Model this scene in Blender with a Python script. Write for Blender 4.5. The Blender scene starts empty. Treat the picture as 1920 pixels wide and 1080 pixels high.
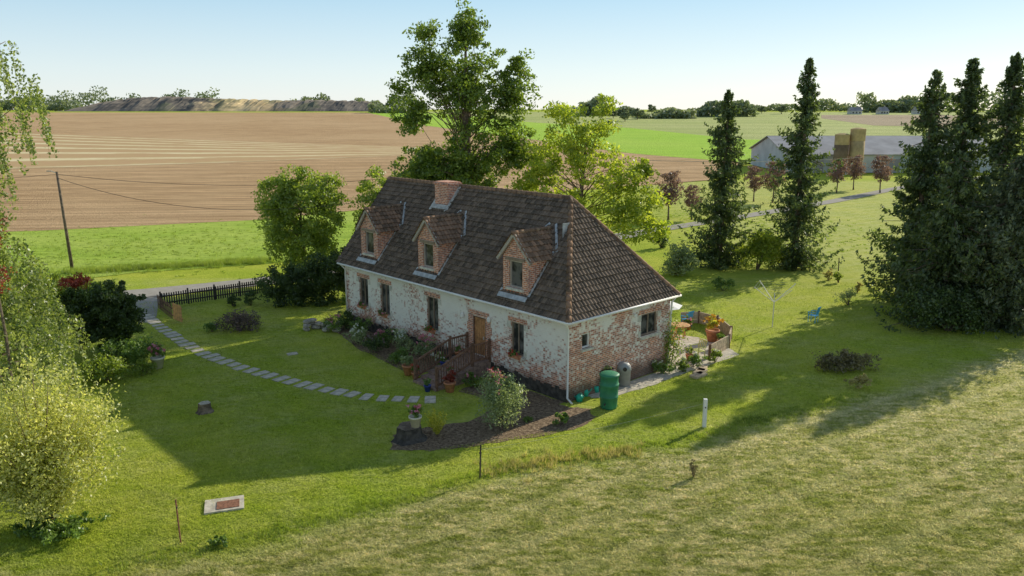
import bpy, math, random
import numpy as np
from mathutils import Vector, Matrix
R=math.radians
random.seed(7); rng=np.random.default_rng(7)
sc=bpy.context.scene; COL=sc.collection
F=1500.0; TH=math.atan(335/F); ST,CT=math.sin(TH),math.cos(TH); CH=13.0
def Hh(y):
    t=min(max((y-120)/780,0),1); return 12*t*t*(3-2*t)
def g(px,py,z=None):
    u=(px-960)/F; v=(540-py)/F
    dz=-ST+v*CT; dy=CT+v*ST
    if z is not None:
        t=(CH-z)/(-dz); return Vector((u*t,dy*t,z))
    t=15.0
    while t<6000:
        if CH+dz*t<=Hh(dy*t): break
        t*=1.003
    if t<120/dy: t=CH/(-dz)
    return Vector((u*t,dy*t,Hh(dy*t)))
# ---------------- materials
def newmat(name):
    m=bpy.data.materials.new(name); m.use_nodes=True; nt=m.node_tree; nt.nodes.clear()
    out=nt.nodes.new('ShaderNodeOutputMaterial'); return m,nt,out
def N(nt,t,**k):
    n=nt.nodes.new(t)
    for a,b in k.items(): setattr(n,a,b)
    return n
def L(nt,a,b): nt.links.new(a,b)
def mixc(nt,f,a,b,mode='MIX'):
    n=N(nt,'ShaderNodeMix',data_type='RGBA',blend_type=mode)
    for s,v in ((n.inputs[0],f),(n.inputs[6],a),(n.inputs[7],b)):
        if isinstance(v,(int,float)): s.default_value=v
        elif isinstance(v,tuple): s.default_value=(v[0],v[1],v[2],1)
        else: L(nt,v,s)
    return n.outputs[2]
def mth(nt,op,a,b=0.0,clamp=False):
    n=N(nt,'ShaderNodeMath',operation=op,use_clamp=clamp)
    for s,v in ((n.inputs[0],a),(n.inputs[1],b)):
        if isinstance(v,(int,float)): s.default_value=v
        else: L(nt,v,s)
    return n.outputs[0]
def rampf(nt,f,lo,hi):
    n=N(nt,'ShaderNodeMapRange'); n.interpolation_type='SMOOTHSTEP'
    L(nt,f,n.inputs[0]); n.inputs[1].default_value=lo; n.inputs[2].default_value=hi; return n.outputs[0]
def noise(nt,vec,scale,detail=4,rough=.6):
    n=N(nt,'ShaderNodeTexNoise'); n.inputs['Scale'].default_value=scale; n.inputs['Detail'].default_value=detail; n.inputs['Roughness'].default_value=rough
    if vec is not None: L(nt,vec,n.inputs['Vector'])
    return n.outputs['Fac']
def stretch(nt,vec,s,rot=0):
    m=N(nt,'ShaderNodeMapping'); m.inputs['Scale'].default_value=s; m.inputs['Rotation'].default_value=(0,0,rot); L(nt,vec,m.inputs['Vector']); return m.outputs[0]
def bump(nt,h,st,dist=.02):
    b=N(nt,'ShaderNodeBump'); b.inputs['Strength'].default_value=st; b.inputs['Distance'].default_value=dist; L(nt,h,b.inputs['Height']); return b.outputs[0]
def prin(nt,out,col,rough=.8,nrm=None,metal=0,spec=.3):
    p=N(nt,'ShaderNodeBsdfPrincipled')
    if isinstance(col,tuple): p.inputs['Base Color'].default_value=(*col,1)
    else: L(nt,col,p.inputs['Base Color'])
    p.inputs['Roughness'].default_value=rough; p.inputs['Metallic'].default_value=metal; p.inputs['Specular IOR Level'].default_value=spec
    if nrm is not None: L(nt,nrm,p.inputs['Normal'])
    L(nt,p.outputs[0],out.inputs[0]); return p
def simple(name,c,rough=.8,var=.35,scale=6,metal=0,spec=.3):
    m,nt,out=newmat(name); tc=N(nt,'ShaderNodeTexCoord')
    f=noise(nt,tc.outputs['Object'],scale,5)
    f=rampf(nt,f,.3,.7)
    col=mixc(nt,f,tuple(x*(1-var) for x in c),tuple(min(x*(1+var),.9) for x in c))
    prin(nt,out,col,rough,bump(nt,f,.3,.01),metal,spec); return m
def leafmat(name,c1,c2,tr=.45,big=.6):
    m,nt,out=newmat(name); ge=N(nt,'ShaderNodeNewGeometry'); tc=N(nt,'ShaderNodeTexCoord')
    col=mixc(nt,ge.outputs['Random Per Island'],c1,c2)
    f=rampf(nt,noise(nt,tc.outputs['Object'],big,3),.35,.65)
    col=mixc(nt,f,mixc(nt,1.0,col,(.65,.7,.65),'MULTIPLY'),col)
    d=N(nt,'ShaderNodeBsdfDiffuse'); t=N(nt,'ShaderNodeBsdfTranslucent'); gl=N(nt,'ShaderNodeBsdfGlossy'); gl.inputs['Roughness'].default_value=.45
    L(nt,col,d.inputs[0])
    L(nt,mixc(nt,1.0,col,(1.5,1.5,.75),'MULTIPLY'),t.inputs[0])
    a=N(nt,'ShaderNodeMixShader'); a.inputs[0].default_value=tr; L(nt,d.outputs[0],a.inputs[1]); L(nt,t.outputs[0],a.inputs[2])
    b=N(nt,'ShaderNodeMixShader'); b.inputs[0].default_value=.05; L(nt,a.outputs[0],b.inputs[1]); L(nt,gl.outputs[0],b.inputs[2])
    L(nt,b.outputs[0],out.inputs[0]); return m
def ground_color(nt,blade=False):
    ge=N(nt,'ShaderNodeNewGeometry'); pos=ge.outputs['Position']
    at=N(nt,'ShaderNodeAttribute'); at.attribute_name='dry'; dry=at.outputs['Fac']
    n1=rampf(nt,noise(nt,pos,.13,3),.35,.65); n2=rampf(nt,noise(nt,pos,.9,5,.65),.3,.7); n3=rampf(nt,noise(nt,pos,5,6,.7),.3,.7)
    lawn=mixc(nt,n3,(.29,.40,.03),(.58,.69,.07)); lawn=mixc(nt,mth(nt,'MULTIPLY',n1,.5),lawn,(.72,.72,.12))
    lawn=mixc(nt,mth(nt,'MULTIPLY',n2,.4),lawn,(.30,.43,.035))
    st=noise(nt,stretch(nt,pos,(1.1,3.2,1),.55),1.1,9,.74); st=rampf(nt,st,.40,.60)
    dr=mixc(nt,st,(.43,.46,.10),(.95,.85,.50)); dr=mixc(nt,mth(nt,'MULTIPLY',n1,.35),dr,(.70,.69,.22))
    pt=rampf(nt,noise(nt,pos,.55,6,.7),.50,.60); dr=mixc(nt,mth(nt,'MULTIPLY',pt,.45),dr,(.38,.43,.08))
    p2=rampf(nt,noise(nt,pos,3.2,7,.8),.52,.60); dr=mixc(nt,mth(nt,'MULTIPLY',p2,.5),dr,(.25,.28,.07))
    ln=N(nt,'ShaderNodeTexWave'); ln.bands_direction='Y'; ln.inputs['Scale'].default_value=.16; ln.inputs['Distortion'].default_value=1.2; ln.inputs['Detail'].default_value=3; ln.inputs['Detail Scale'].default_value=.6
    L(nt,stretch(nt,pos,(1,1,1),-.55),ln.inputs['Vector']); dr=mixc(nt,mth(nt,'MULTIPLY',rampf(nt,ln.outputs['Fac'],.6,1),.35),dr,(.92,.84,.5))
    return mixc(nt,dry,lawn,dr),n3,pos
m,nt,out=newmat('grass_ground'); c,n3,pos=ground_color(nt); hb=noise(nt,pos,7,9,.78)
prin(nt,out,mixc(nt,1.0,c,(.88,.84,.85),'MULTIPLY'),.95,bump(nt,hb,.9,.13),0,.05); M_ground=m
m,nt,out=newmat('grass_blade'); c,n3,pos=ground_color(nt,True)
ge=N(nt,'ShaderNodeNewGeometry'); c=mixc(nt,1.0,c,mixc(nt,ge.outputs['Random Per Island'],(.6,.65,.55),(1.3,1.25,1.3)),'MULTIPLY')
d=N(nt,'ShaderNodeBsdfDiffuse'); t=N(nt,'ShaderNodeBsdfTranslucent'); L(nt,c,d.inputs[0]); L(nt,c,t.inputs[0]); a=N(nt,'ShaderNodeMixShader'); a.inputs[0].default_value=.5
L(nt,d.outputs[0],a.inputs[1]); L(nt,t.outputs[0],a.inputs[2]); L(nt,a.outputs[0],out.inputs[0]); M_blade=m
def fieldmat(name,ca,cb,cc,s1=.02,s2=.5,str_rot=.2,line=0.0,ls=.3):
    m,nt,out=newmat(name); ge=N(nt,'ShaderNodeNewGeometry'); pos=ge.outputs['Position']
    n1=rampf(nt,noise(nt,pos,s1,4),.35,.65); n2=rampf(nt,noise(nt,stretch(nt,pos,(.25,1.4,1),str_rot),s2,8,.75),.35,.65)
    c=mixc(nt,n2,ca,cb); c=mixc(nt,mth(nt,'MULTIPLY',n1,.45),c,cc)
    if line:
        for q in (1,.27):
            w=N(nt,'ShaderNodeTexWave'); w.bands_direction='Y'; w.inputs['Scale'].default_value=line*q; w.inputs['Distortion'].default_value=2.0; w.inputs['Detail'].default_value=3; w.inputs['Detail Scale'].default_value=.25
            L(nt,stretch(nt,pos,(1,1,1),str_rot),w.inputs['Vector']); c=mixc(nt,mth(nt,'MULTIPLY',rampf(nt,w.outputs['Fac'],.3,.9),ls*(1 if q==1 else .6)),c,cc if q==1 else tuple(x*.8 for x in ca))
    prin(nt,out,c,.95,bump(nt,noise(nt,pos,1.2,9,.8),1,.35),0,.05); return m
M_plough=fieldmat('ploughed_soil',(.36,.215,.10),(.64,.42,.225),(.72,.50,.29),.012,.4,-.12,.12,.4)
M_green=fieldmat('young_crop',(.34,.55,.06),(.42,.62,.07),(.48,.60,.11),.01,.1)
M_green2=fieldmat('pasture_far',(.36,.42,.13),(.46,.51,.16),(.58,.56,.26),.01,.1,.1,.03,.4)
M_brown2=fieldmat('far_soil',(.34,.25,.16),(.44,.34,.23),(.50,.40,.27),.01,.1)
M_verge=fieldmat('rough_verge',(.27,.41,.045),(.48,.63,.09),(.60,.66,.16),.08,.9)
m,nt,out=newmat('stubble'); uv=N(nt,'ShaderNodeUVMap'); sx=N(nt,'ShaderNodeSeparateXYZ'); L(nt,uv.outputs[0],sx.inputs[0])
ge=N(nt,'ShaderNodeNewGeometry'); nn=noise(nt,stretch(nt,ge.outputs['Position'],(.3,1,1)),.12,6,.7)
w=mth(nt,'SINE',mth(nt,'ADD',mth(nt,'MULTIPLY',sx.outputs[1],46),mth(nt,'MULTIPLY',nn,3.5))); w=rampf(nt,w,.25,1.0)
brk=rampf(nt,nn,.33,.5); w=mth(nt,'MULTIPLY',mth(nt,'MULTIPLY',w,brk),.85)
c=mixc(nt,w,(.52,.335,.18),(.80,.70,.42)); c=mixc(nt,mth(nt,'MULTIPLY',rampf(nt,noise(nt,ge.outputs['Position'],.5,6),.4,.7),.4),c,(.54,.44,.20))
prin(nt,out,c,.95,None,0,.05); M_stub=m
m,nt,out=newmat('asphalt'); ge=N(nt,'ShaderNodeNewGeometry'); c=mixc(nt,noise(nt,ge.outputs['Position'],1.5,6,.7),(.24,.215,.18),(.52,.47,.41)); prin(nt,out,c,.95,None,0,.05); M_road=m
m,nt,out=newmat('soil'); ge=N(nt,'ShaderNodeNewGeometry'); nn=rampf(nt,noise(nt,ge.outputs['Position'],7,8,.75),.35,.65); c=mixc(nt,nn,(.15,.10,.065),(.52,.38,.25)); prin(nt,out,c,.95,bump(nt,nn,1,.06),0,.05); M_soil=m
def brickmat(name,bias,ztop=0.0,dark=1.0,lo=1.02,hi=1.26):
    m,nt,out=newmat(name); uv=N(nt,'ShaderNodeUVMap'); U=uv.outputs[0]
    br=N(nt,'ShaderNodeTexBrick'); L(nt,U,br.inputs['Vector']); br.inputs['Scale'].default_value=1
    br.inputs['Brick Width'].default_value=.26; br.inputs['Row Height'].default_value=.095; br.inputs['Mortar Size'].default_value=.014; br.inputs['Mortar Smooth'].default_value=.2; br.inputs['Bias'].default_value=-.1
    br.inputs['Color1'].default_value=(.64*dark,.25*dark,.15*dark,1); br.inputs['Color2'].default_value=(.37*dark,.145*dark,.095*dark,1); br.inputs['Mortar'].default_value=(.70*dark,.61*dark,.51*dark,1)
    v=N(nt,'ShaderNodeVectorMath',operation='SNAP'); L(nt,U,v.inputs[0]); v.inputs[1].default_value=(.13,.095,1)
    wn=N(nt,'ShaderNodeTexWhiteNoise',noise_dimensions='2D'); L(nt,v.outputs[0],wn.inputs['Vector']); wv=wn.outputs['Value']
    big=noise(nt,U,.4,6,.65); cell=noise(nt,v.outputs[0],3.3,3,.7); fine=noise(nt,U,14,4,.7)
    sx=N(nt,'ShaderNodeSeparateXYZ'); L(nt,U,sx.inputs[0])
    f=mth(nt,'ADD',mth(nt,'MULTIPLY',big,1.3),mth(nt,'MULTIPLY',cell,.5)); f=mth(nt,'ADD',f,mth(nt,'MULTIPLY',fine,.3)); f=mth(nt,'ADD',f,mth(nt,'MULTIPLY',wv,.22))
    f=mth(nt,'ADD',f,mth(nt,'MULTIPLY',sx.outputs[1],ztop)); f=mth(nt,'ADD',f,bias)
    k=rampf(nt,f,lo,hi)
    c0=mixc(nt,1.0,br.outputs['Color'],mixc(nt,wv,(.75,.75,.8),(1.35,1.3,1.2)),'MULTIPLY')
    wht=mixc(nt,noise(nt,U,2.2,6,.7),(.78,.72,.62),(.95,.92,.85))
    c=mixc(nt,mth(nt,'MULTIPLY',k,.93),c0,wht)
    dirt=rampf(nt,mth(nt,'SUBTRACT',mth(nt,'MULTIPLY',noise(nt,U,1.5,5),.9),sx.outputs[1]),-.55,.1)
    if ztop: c=mixc(nt,mth(nt,'MULTIPLY',dirt,.8),c,(.09,.075,.06))
    prin(nt,out,c,.9,bump(nt,mth(nt,'ADD',br.outputs['Fac'],mth(nt,'MULTIPLY',k,-.6)),-.6,.015),0,.1); return m
M_wallF=brickmat('flaking_white_brick',-.13,.085); M_wallR=brickmat('worn_red_brick',-.26,.07,1,1.0,1.24); M_brick=brickmat('dormer_brick',-.42,0,.95)
def tilemat(name,c1,c2,lich):
    m,nt,out=newmat(name); uv=N(nt,'ShaderNodeUVMap'); U=uv.outputs[0]
    fl=N(nt,'ShaderNodeVectorMath',operation='FLOOR'); L(nt,U,fl.inputs[0]); wn=N(nt,'ShaderNodeTexWhiteNoise',noise_dimensions='2D'); L(nt,fl.outputs[0],wn.inputs['Vector'])
    c=mixc(nt,wn.outputs['Value'],c1,c2); l=rampf(nt,noise(nt,U,1.3,8,.85),.50,.62); l2=rampf(nt,noise(nt,U,.08,3),.35,.65)
    c=mixc(nt,mth(nt,'MULTIPLY',l,mth(nt,'ADD',mth(nt,'MULTIPLY',l2,.25),.3)),c,lich)
    mo=rampf(nt,noise(nt,U,.2,6,.7),.60,.74); c=mixc(nt,mth(nt,'MULTIPLY',mo,.3),c,(.12,.11,.065))
    prin(nt,out,c,.85,bump(nt,noise(nt,U,4,5),.3,.01),0,.1); return m
M_tile=tilemat('old_pantile',(.090,.070,.054),(.215,.155,.112),(.38,.30,.22)); M_tile2=tilemat('warm_pantile',(.13,.088,.060),(.34,.20,.125),(.42,.32,.22))
M_stone=simple('limestone',(.62,.57,.48),.85,.25,5); M_conc=simple('concrete',(.56,.50,.40),.95,.25,4,0,.05); M_step=simple('step_stone',(.40,.35,.29),.9,.3,5)
M_zinc=simple('zinc',(.44,.45,.45),.6,.25,3,.2,.3); M_white=simple('white_plastic',(.82,.79,.74),.45,.06,2); M_frame=simple('grey_frame',(.28,.21,.15),.6,.2,4)
M_wframe=simple('pale_frame',(.44,.39,.33),.6,.2,4)
M_dwood=simple('dark_wood',(.20,.11,.07),.75,.4,7); M_wood=simple('oak_wood',(.46,.22,.09),.6,.3,6); M_twood=simple('tan_wood',(.62,.33,.13),.7,.3,5); M_pwood=simple('pale_wood',(.50,.38,.25),.85,.3,5)
M_black=simple('black_wood',(.06,.05,.042),.8,.4,6); M_bark=simple('bark',(.18,.135,.095),.95,.45,5)
M_greenp=simple('green_plastic',(.045,.22,.11),.5,.2,2); M_grayp=simple('grey_plastic',(.34,.34,.33),.5,.15,2); M_teal=simple('teal_plastic',(.03,.42,.30),.4,.1,2)
M_terra=simple('terracotta',(.58,.25,.13),.85,.25,6); M_bluep=simple('blue_glaze',(.04,.07,.32),.3,.2,4); M_bluem=simple('blue_paint',(.08,.42,.68),.4,.1,3); M_creamp=simple('cream_glaze',(.66,.6,.48),.5,.1,4)
M_yellowp=simple('lime_paint',(.55,.55,.18),.6,.2,4); M_metal=simple('steel',(.65,.65,.63),.45,.1,3,.3,.4); M_rust=simple('rusty_iron',(.26,.12,.07),.85,.4,12); M_plinth=simple('tarred_base',(.07,.06,.05),.9,.5,4)
M_lime=simple('lime_mortar',(.46,.45,.42),.9,.25,6)
M_grroof=simple('fibre_roof',(.36,.35,.36),.9,.15,.3,0,.05); M_grwall=simple('pale_sheet_wall',(.50,.52,.54),.85,.12,.4,0,.05); M_silo=simple('silo_tan',(.48,.35,.18),.85,.25,.5,0,.05); M_silod=simple('silo_brown',(.22,.15,.09),.8,.3,.5,0,.1)
M_hroof=simple('far_roof',(.34,.31,.31),.8,.2,.3); M_hwall=simple('far_wall',(.55,.53,.51),.8,.1,.3); M_stumpw=simple('cut_wood',(.48,.42,.32),.9,.3,9)
M_stepb=simple('step_brick',(.30,.20,.155),.9,.35,7)
m,nt,out=newmat('glass_pane'); tc=N(nt,'ShaderNodeTexCoord'); c=mixc(nt,rampf(nt,noise(nt,tc.outputs['Object'],1.6,2),.4,.6),(.03,.03,.03),(.15,.14,.13)); prin(nt,out,c,.15,None,0,.35); M_glass=m
m,nt,out=newmat('spoil'); ge=N(nt,'ShaderNodeNewGeometry'); f=noise(nt,stretch(nt,ge.outputs['Position'],(1,1,4)),.03,8,.75); sxx=N(nt,'ShaderNodeSeparateXYZ'); L(nt,ge.outputs['Position'],sxx.inputs[0])
f2=mth(nt,'MULTIPLY',rampf(nt,mth(nt,'ADD',sxx.outputs[0],mth(nt,'MULTIPLY',f,160)),-240,-190),rampf(nt,mth(nt,'MULTIPLY',mth(nt,'ADD',sxx.outputs[0],mth(nt,'MULTIPLY',f,120)),-1),150,200))
c=mixc(nt,rampf(nt,f,.35,.65),(.10,.092,.085),(.26,.22,.18)); c=mixc(nt,f2,c,mixc(nt,rampf(nt,f,.35,.6),(.36,.27,.15),(.75,.57,.32))); c=mixc(nt,mth(nt,'MULTIPLY',rampf(nt,noise(nt,ge.outputs['Position'],.015,4),.52,.6),.5),c,(.16,.18,.09)); prin(nt,out,c,.95,None,0,.05); M_spoil=m
LM_oak=leafmat('oak_leaf',(.10,.17,.025),(.30,.38,.055),.48); LM_walnut=leafmat('walnut_leaf',(.27,.37,.04),(.62,.64,.10),.55); LM_lime=leafmat('shrub_leaf',(.20,.29,.04),(.44,.50,.09),.5)
LM_dark=leafmat('hedge_leaf',(.05,.09,.026),(.14,.20,.048),.35); LM_spruce=leafmat('spruce_needle',(.055,.090,.032),(.19,.245,.08),.40,.9); LM_blue=leafmat('grey_spruce_needle',(.085,.12,.062),(.22,.255,.13),.38)
LM_birch=leafmat('birch_leaf',(.14,.21,.045),(.44,.48,.17),.48,.35); LM_yel=leafmat('willow_leaf',(.40,.44,.09),(.82,.76,.34),.5); LM_red=leafmat('red_leaf',(.22,.03,.025),(.46,.09,.05),.4)
LM_plum=leafmat('plum_leaf',(.18,.10,.115),(.36,.22,.24),.4); LM_gold=leafmat('gold_leaf',(.5,.5,.05),(.8,.7,.1),.5); LM_far=leafmat('far_leaf_hazed',(.20,.25,.15),(.33,.36,.23),.3,.01)  # far foliage colour is paled to paint in distance haze
LM_mid=leafmat('garden_leaf',(.12,.21,.035),(.29,.40,.09),.4); LM_pale=leafmat('pale_leaf',(.26,.33,.15),(.50,.54,.31),.4); LM_pink=leafmat('pink_petal',(.7,.17,.33),(.88,.45,.55),.3); LM_redf=leafmat('red_petal',(.75,.06,.05),(.85,.2,.15),.3)
LM_whitef=leafmat('white_petal',(.75,.72,.7),(.88,.85,.85),.3); LM_purp=leafmat('purple_spike',(.12,.085,.09),(.28,.19,.20),.3); LM_dryst=leafmat('dry_stalk',(.42,.36,.14),(.72,.60,.30),.4); LM_orange=leafmat('orange_petal',(.65,.3,.03),(.8,.5,.06),.3)
LM_heath=leafmat('heather_sprig',(.17,.14,.07),(.38,.31,.17),.35)
# ---------------- mesh tools
class MB:
    def __init__(s): s.v=[]; s.f=[]; s.uv=[]
    def quad(s,*p,uv=None):
        i=len(s.v); s.v+= [tuple(q) for q in p]; s.f.append(tuple(range(i,i+len(p)))); s.uv.append(uv)
    def beam(s,p0,p1,a,b,up=(0,0,1)):
        p0=Vector(p0);p1=Vector(p1); d=(p1-p0).normalized(); up=Vector(up)
        if abs(d.dot(up))>.99: up=Vector((1,0,0))
        x=d.cross(up).normalized(); y=x.cross(d).normalized(); x*=a/2; y*=b/2
        c=[p0-x-y,p0+x-y,p0+x+y,p0-x+y,p1-x-y,p1+x-y,p1+x+y,p1-x+y]; i=len(s.v); s.v+=[tuple(q) for q in c]
        for f in ((3,2,1,0),(4,5,6,7),(0,1,5,4),(1,2,6,5),(2,3,7,6),(3,0,4,7)): s.f.append(tuple(i+k for k in f)); s.uv.append(None)
        return s
    def box(s,c,sz,rot=0):
        c=Vector(c); h=sz[1]/2; d=Vector((-math.sin(rot)*h,math.cos(rot)*h,0)); return s.beam(c-d,c+d,sz[0],sz[2])
    def tube(s,pts,rad,n=7,cap=True):
        pts=[Vector(p) for p in pts]; base=len(s.v); x=None
        for k,p in enumerate(pts):
            d=(pts[min(k+1,len(pts)-1)]-pts[max(k-1,0)]).normalized()
            if x is None: x=d.orthogonal().normalized()
            x=(x-d*x.dot(d)).normalized(); y=d.cross(x); r=rad[k] if hasattr(rad,'__len__') else rad
            for j in range(n):
                a=2*math.pi*j/n; s.v.append(tuple(p+x*(r*math.cos(a))+y*(r*math.sin(a))))
        for k in range(len(pts)-1):
            for j in range(n):
                a=base+k*n+j; b=base+k*n+(j+1)%n; s.f.append((a,b,b+n,a+n)); s.uv.append(None)
        if cap:
            s.f.append(tuple(base+j for j in range(n))[::-1]); s.uv.append(None)
            s.f.append(tuple(base+(len(pts)-1)*n+j for j in range(n))); s.uv.append(None)
        return s
    def lathe(s,c,prof,n=20):
        c=Vector(c); base=len(s.v)
        for r,z in prof:
            for j in range(n):
                a=2*math.pi*j/n; s.v.append((c.x+r*math.cos(a),c.y+r*math.sin(a),c.z+z))
        for k in range(len(prof)-1):
            for j in range(n):
                a=base+k*n+j; b=base+k*n+(j+1)%n; s.f.append((a,b,b+n,a+n)); s.uv.append(None)
        s.f.append(tuple(base+j for j in range(n))[::-1]); s.uv.append(None); s.f.append(tuple(base+(len(prof)-1)*n+j for j in range(n))); s.uv.append(None)
        return s
    def build(s,name,mat,parent=None,smooth=False):
        me=bpy.data.meshes.new(name); me.from_pydata(s.v,[],s.f); me.update()
        ul=me.uv_layers.new(name='UVMap')
        for k,p in enumerate(me.polygons):
            n=p.normal; u=s.uv[k]
            for q,li in enumerate(p.loop_indices):
                if u is not None: ul.data[li].uv=u[q]; continue
                co=me.vertices[me.loops[li].vertex_index].co
                if abs(n.z)>.8: ul.data[li].uv=(co.x,co.y)
                elif abs(n.x)>abs(n.y): ul.data[li].uv=(co.y,co.z)
                else: ul.data[li].uv=(co.x+3.3,co.z)
            p.use_smooth=smooth
        me.materials.append(mat); o=bpy.data.objects.new(name,me); COL.objects.link(o); o.parent=parent; return o
def thing(name,label,cat,loc=(0,0,0),rotz=0,group=None):
    o=bpy.data.objects.new(name,None); COL.objects.link(o); o.empty_display_size=.2; o.location=loc; o.rotation_euler=(0,0,rotz); return tag(o,label,cat,group)
def tag(o,label,cat,group=None):
    o['label']=label; o['category']=cat
    if group: o['group']=group
    return o
def copy_tree(o,parent=None):
    c=o.copy(); COL.objects.link(c); c.parent=parent
    for ch in [x for x in bpy.data.objects if x.parent==o]: copy_tree(ch,c)
    return c
def npmesh(name,V,nq,mat,parent,attr=None):
    n=len(V)//nq; me=bpy.data.meshes.new(name); me.vertices.add(len(V)); me.vertices.foreach_set('co',np.asarray(V,dtype=np.float32).ravel())
    me.loops.add(n*nq); me.loops.foreach_set('vertex_index',np.arange(n*nq,dtype=np.int32)); me.polygons.add(n)
    me.polygons.foreach_set('loop_start',np.arange(n,dtype=np.int32)*nq); 
    me.update(calc_edges=True)
    if attr is not None:
        a=me.attributes.new('dry','FLOAT','POINT'); a.data.foreach_set('value',np.asarray(attr,dtype=np.float32))
    me.materials.append(mat); o=bpy.data.objects.new(name,me); COL.objects.link(o); o.parent=parent; return o
def unit(a): return a/np.maximum(np.linalg.norm(a,axis=1,keepdims=True),1e-6)
def leaves(name,P,S,mat,parent,aspect=.55,bias=None,k=1.0):
    n=len(P); a=rng.normal(size=(n,3))
    if bias is not None: a=unit(a)+np.asarray(bias)*k
    a=unit(a); b=unit(np.cross(a,rng.normal(size=(n,3)))); S=np.broadcast_to(S,(n,))[:,None]
    V=np.stack([P+a*S,P+b*S*aspect,P-a*S,P-b*S*aspect],axis=1).reshape(-1,3); return npmesh(name,V,4,mat,parent)
def lobepts(lobes,nc,per,cr,shell=.5,flat=.65):
    w=np.array([l[3]*l[4]*l[5] for l in lobes])**.7; w/=w.sum(); C=[]
    for _ in range(nc):
        l=lobes[rng.choice(len(lobes),p=w)]; d=unit(rng.normal(size=(1,3)))[0]; r=rng.uniform(shell,1)
        C.append((l[0]+d[0]*r*l[3],l[1]+d[1]*r*l[4],l[2]+d[2]*r*l[5]))
    C=np.array(C); cs=rng.uniform(.55,1.3,nc)*cr
    idx=np.repeat(np.arange(nc),per); d=unit(rng.normal(size=(nc*per,3)))*(rng.uniform(0,1,(nc*per,1))**.45)
    P=C[idx]+d*cs[idx][:,None]*np.array([1,1,flat]); return C,P
def tree(name,label,cat,base,lobes,nc,per,cr,ls,lmat,trunk=(.3,8),bmat=None,nb=30,shell=.45,group=None,lean=(0,0),br=.38):
    t=thing(name,label,cat,base,0,group); C,P=lobepts(lobes,nc,per,cr,shell)
    P=P[P[:,2]>.05]
    mb=MB(); r0,th=trunk; pts=[(lean[0]*q*q,lean[1]*q*q+.1*math.sin(q*5),th*q) for q in (0,.12,.35,.6,.8,1)]
    mb.tube(pts,[r0*1.5,r0*1.05,r0*.9,r0*.7,r0*.45,r0*.15],9)
    for c in C[:nb]:
        z=min(max(c[2]*random.uniform(.6,.88),th*.15),th*.97); q=z/th; p0=Vector((lean[0]*q*q,lean[1]*q*q,z)); p1=Vector(c); mid=p0.lerp(p1,.5)+Vector((random.uniform(-.4,.4),random.uniform(-.4,.4),random.uniform(-.1,.6)))
        r=r0*br*(1-q*.6); mb.tube([p0,mid,p1],[r,r*.6,r*.15],5)
    mb.build('trunk',bmat or M_bark,t,True)
    leaves('crown',P,rng.uniform(.6,1.2,len(P))*ls,lmat,t); return t
def bush(name,label,cat,base,rx,ry,h,n,ls,lmat,fl=None,nfl=0,fs=.05,group=None,loose=.15,stem=True,lobes=None):
    t=thing(name,label,cat,base,0,group)
    lobes=lobes or [(0,0,h*.5,rx*.85,ry*.85,h*.5)]+[(random.uniform(-.5,.5)*rx,random.uniform(-.5,.5)*ry,h*random.uniform(.4,.7),rx*.5,ry*.5,h*.35) for _ in range(4)]
    C,P=lobepts(lobes,max(12,n//40),40,max(min(rx,ry,h)*.3,.08)*(1+loose),.3,.8); P=P[P[:,2]>0]
    leaves('foliage',P,rng.uniform(.6,1.25,len(P))*ls,lmat,t)
    if stem:
        mb=MB()
        for c in C[:9]: mb.tube([(c[0]*.08,c[1]*.08,0),(c[0]*.5,c[1]*.5,c[2]*.55),tuple(c)],[.03*h/1.5,.02*h/1.5,.006],4)
        mb.build('stem',M_bark,t)
    if fl:
        top=P[np.argsort(-(P[:,2]+rng.uniform(0,h*.5,len(P))-P[:,1]*.4))][:max(nfl,1)*3]; Q=top[rng.choice(len(top),nfl,replace=False)]
        idx=np.repeat(np.arange(nfl),5); Q=Q[idx]+rng.normal(size=(nfl*5,3))*fs*.6+np.array([0,-.03,.05]); leaves('flower',Q,fs,fl,t,.8)
    return t
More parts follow.
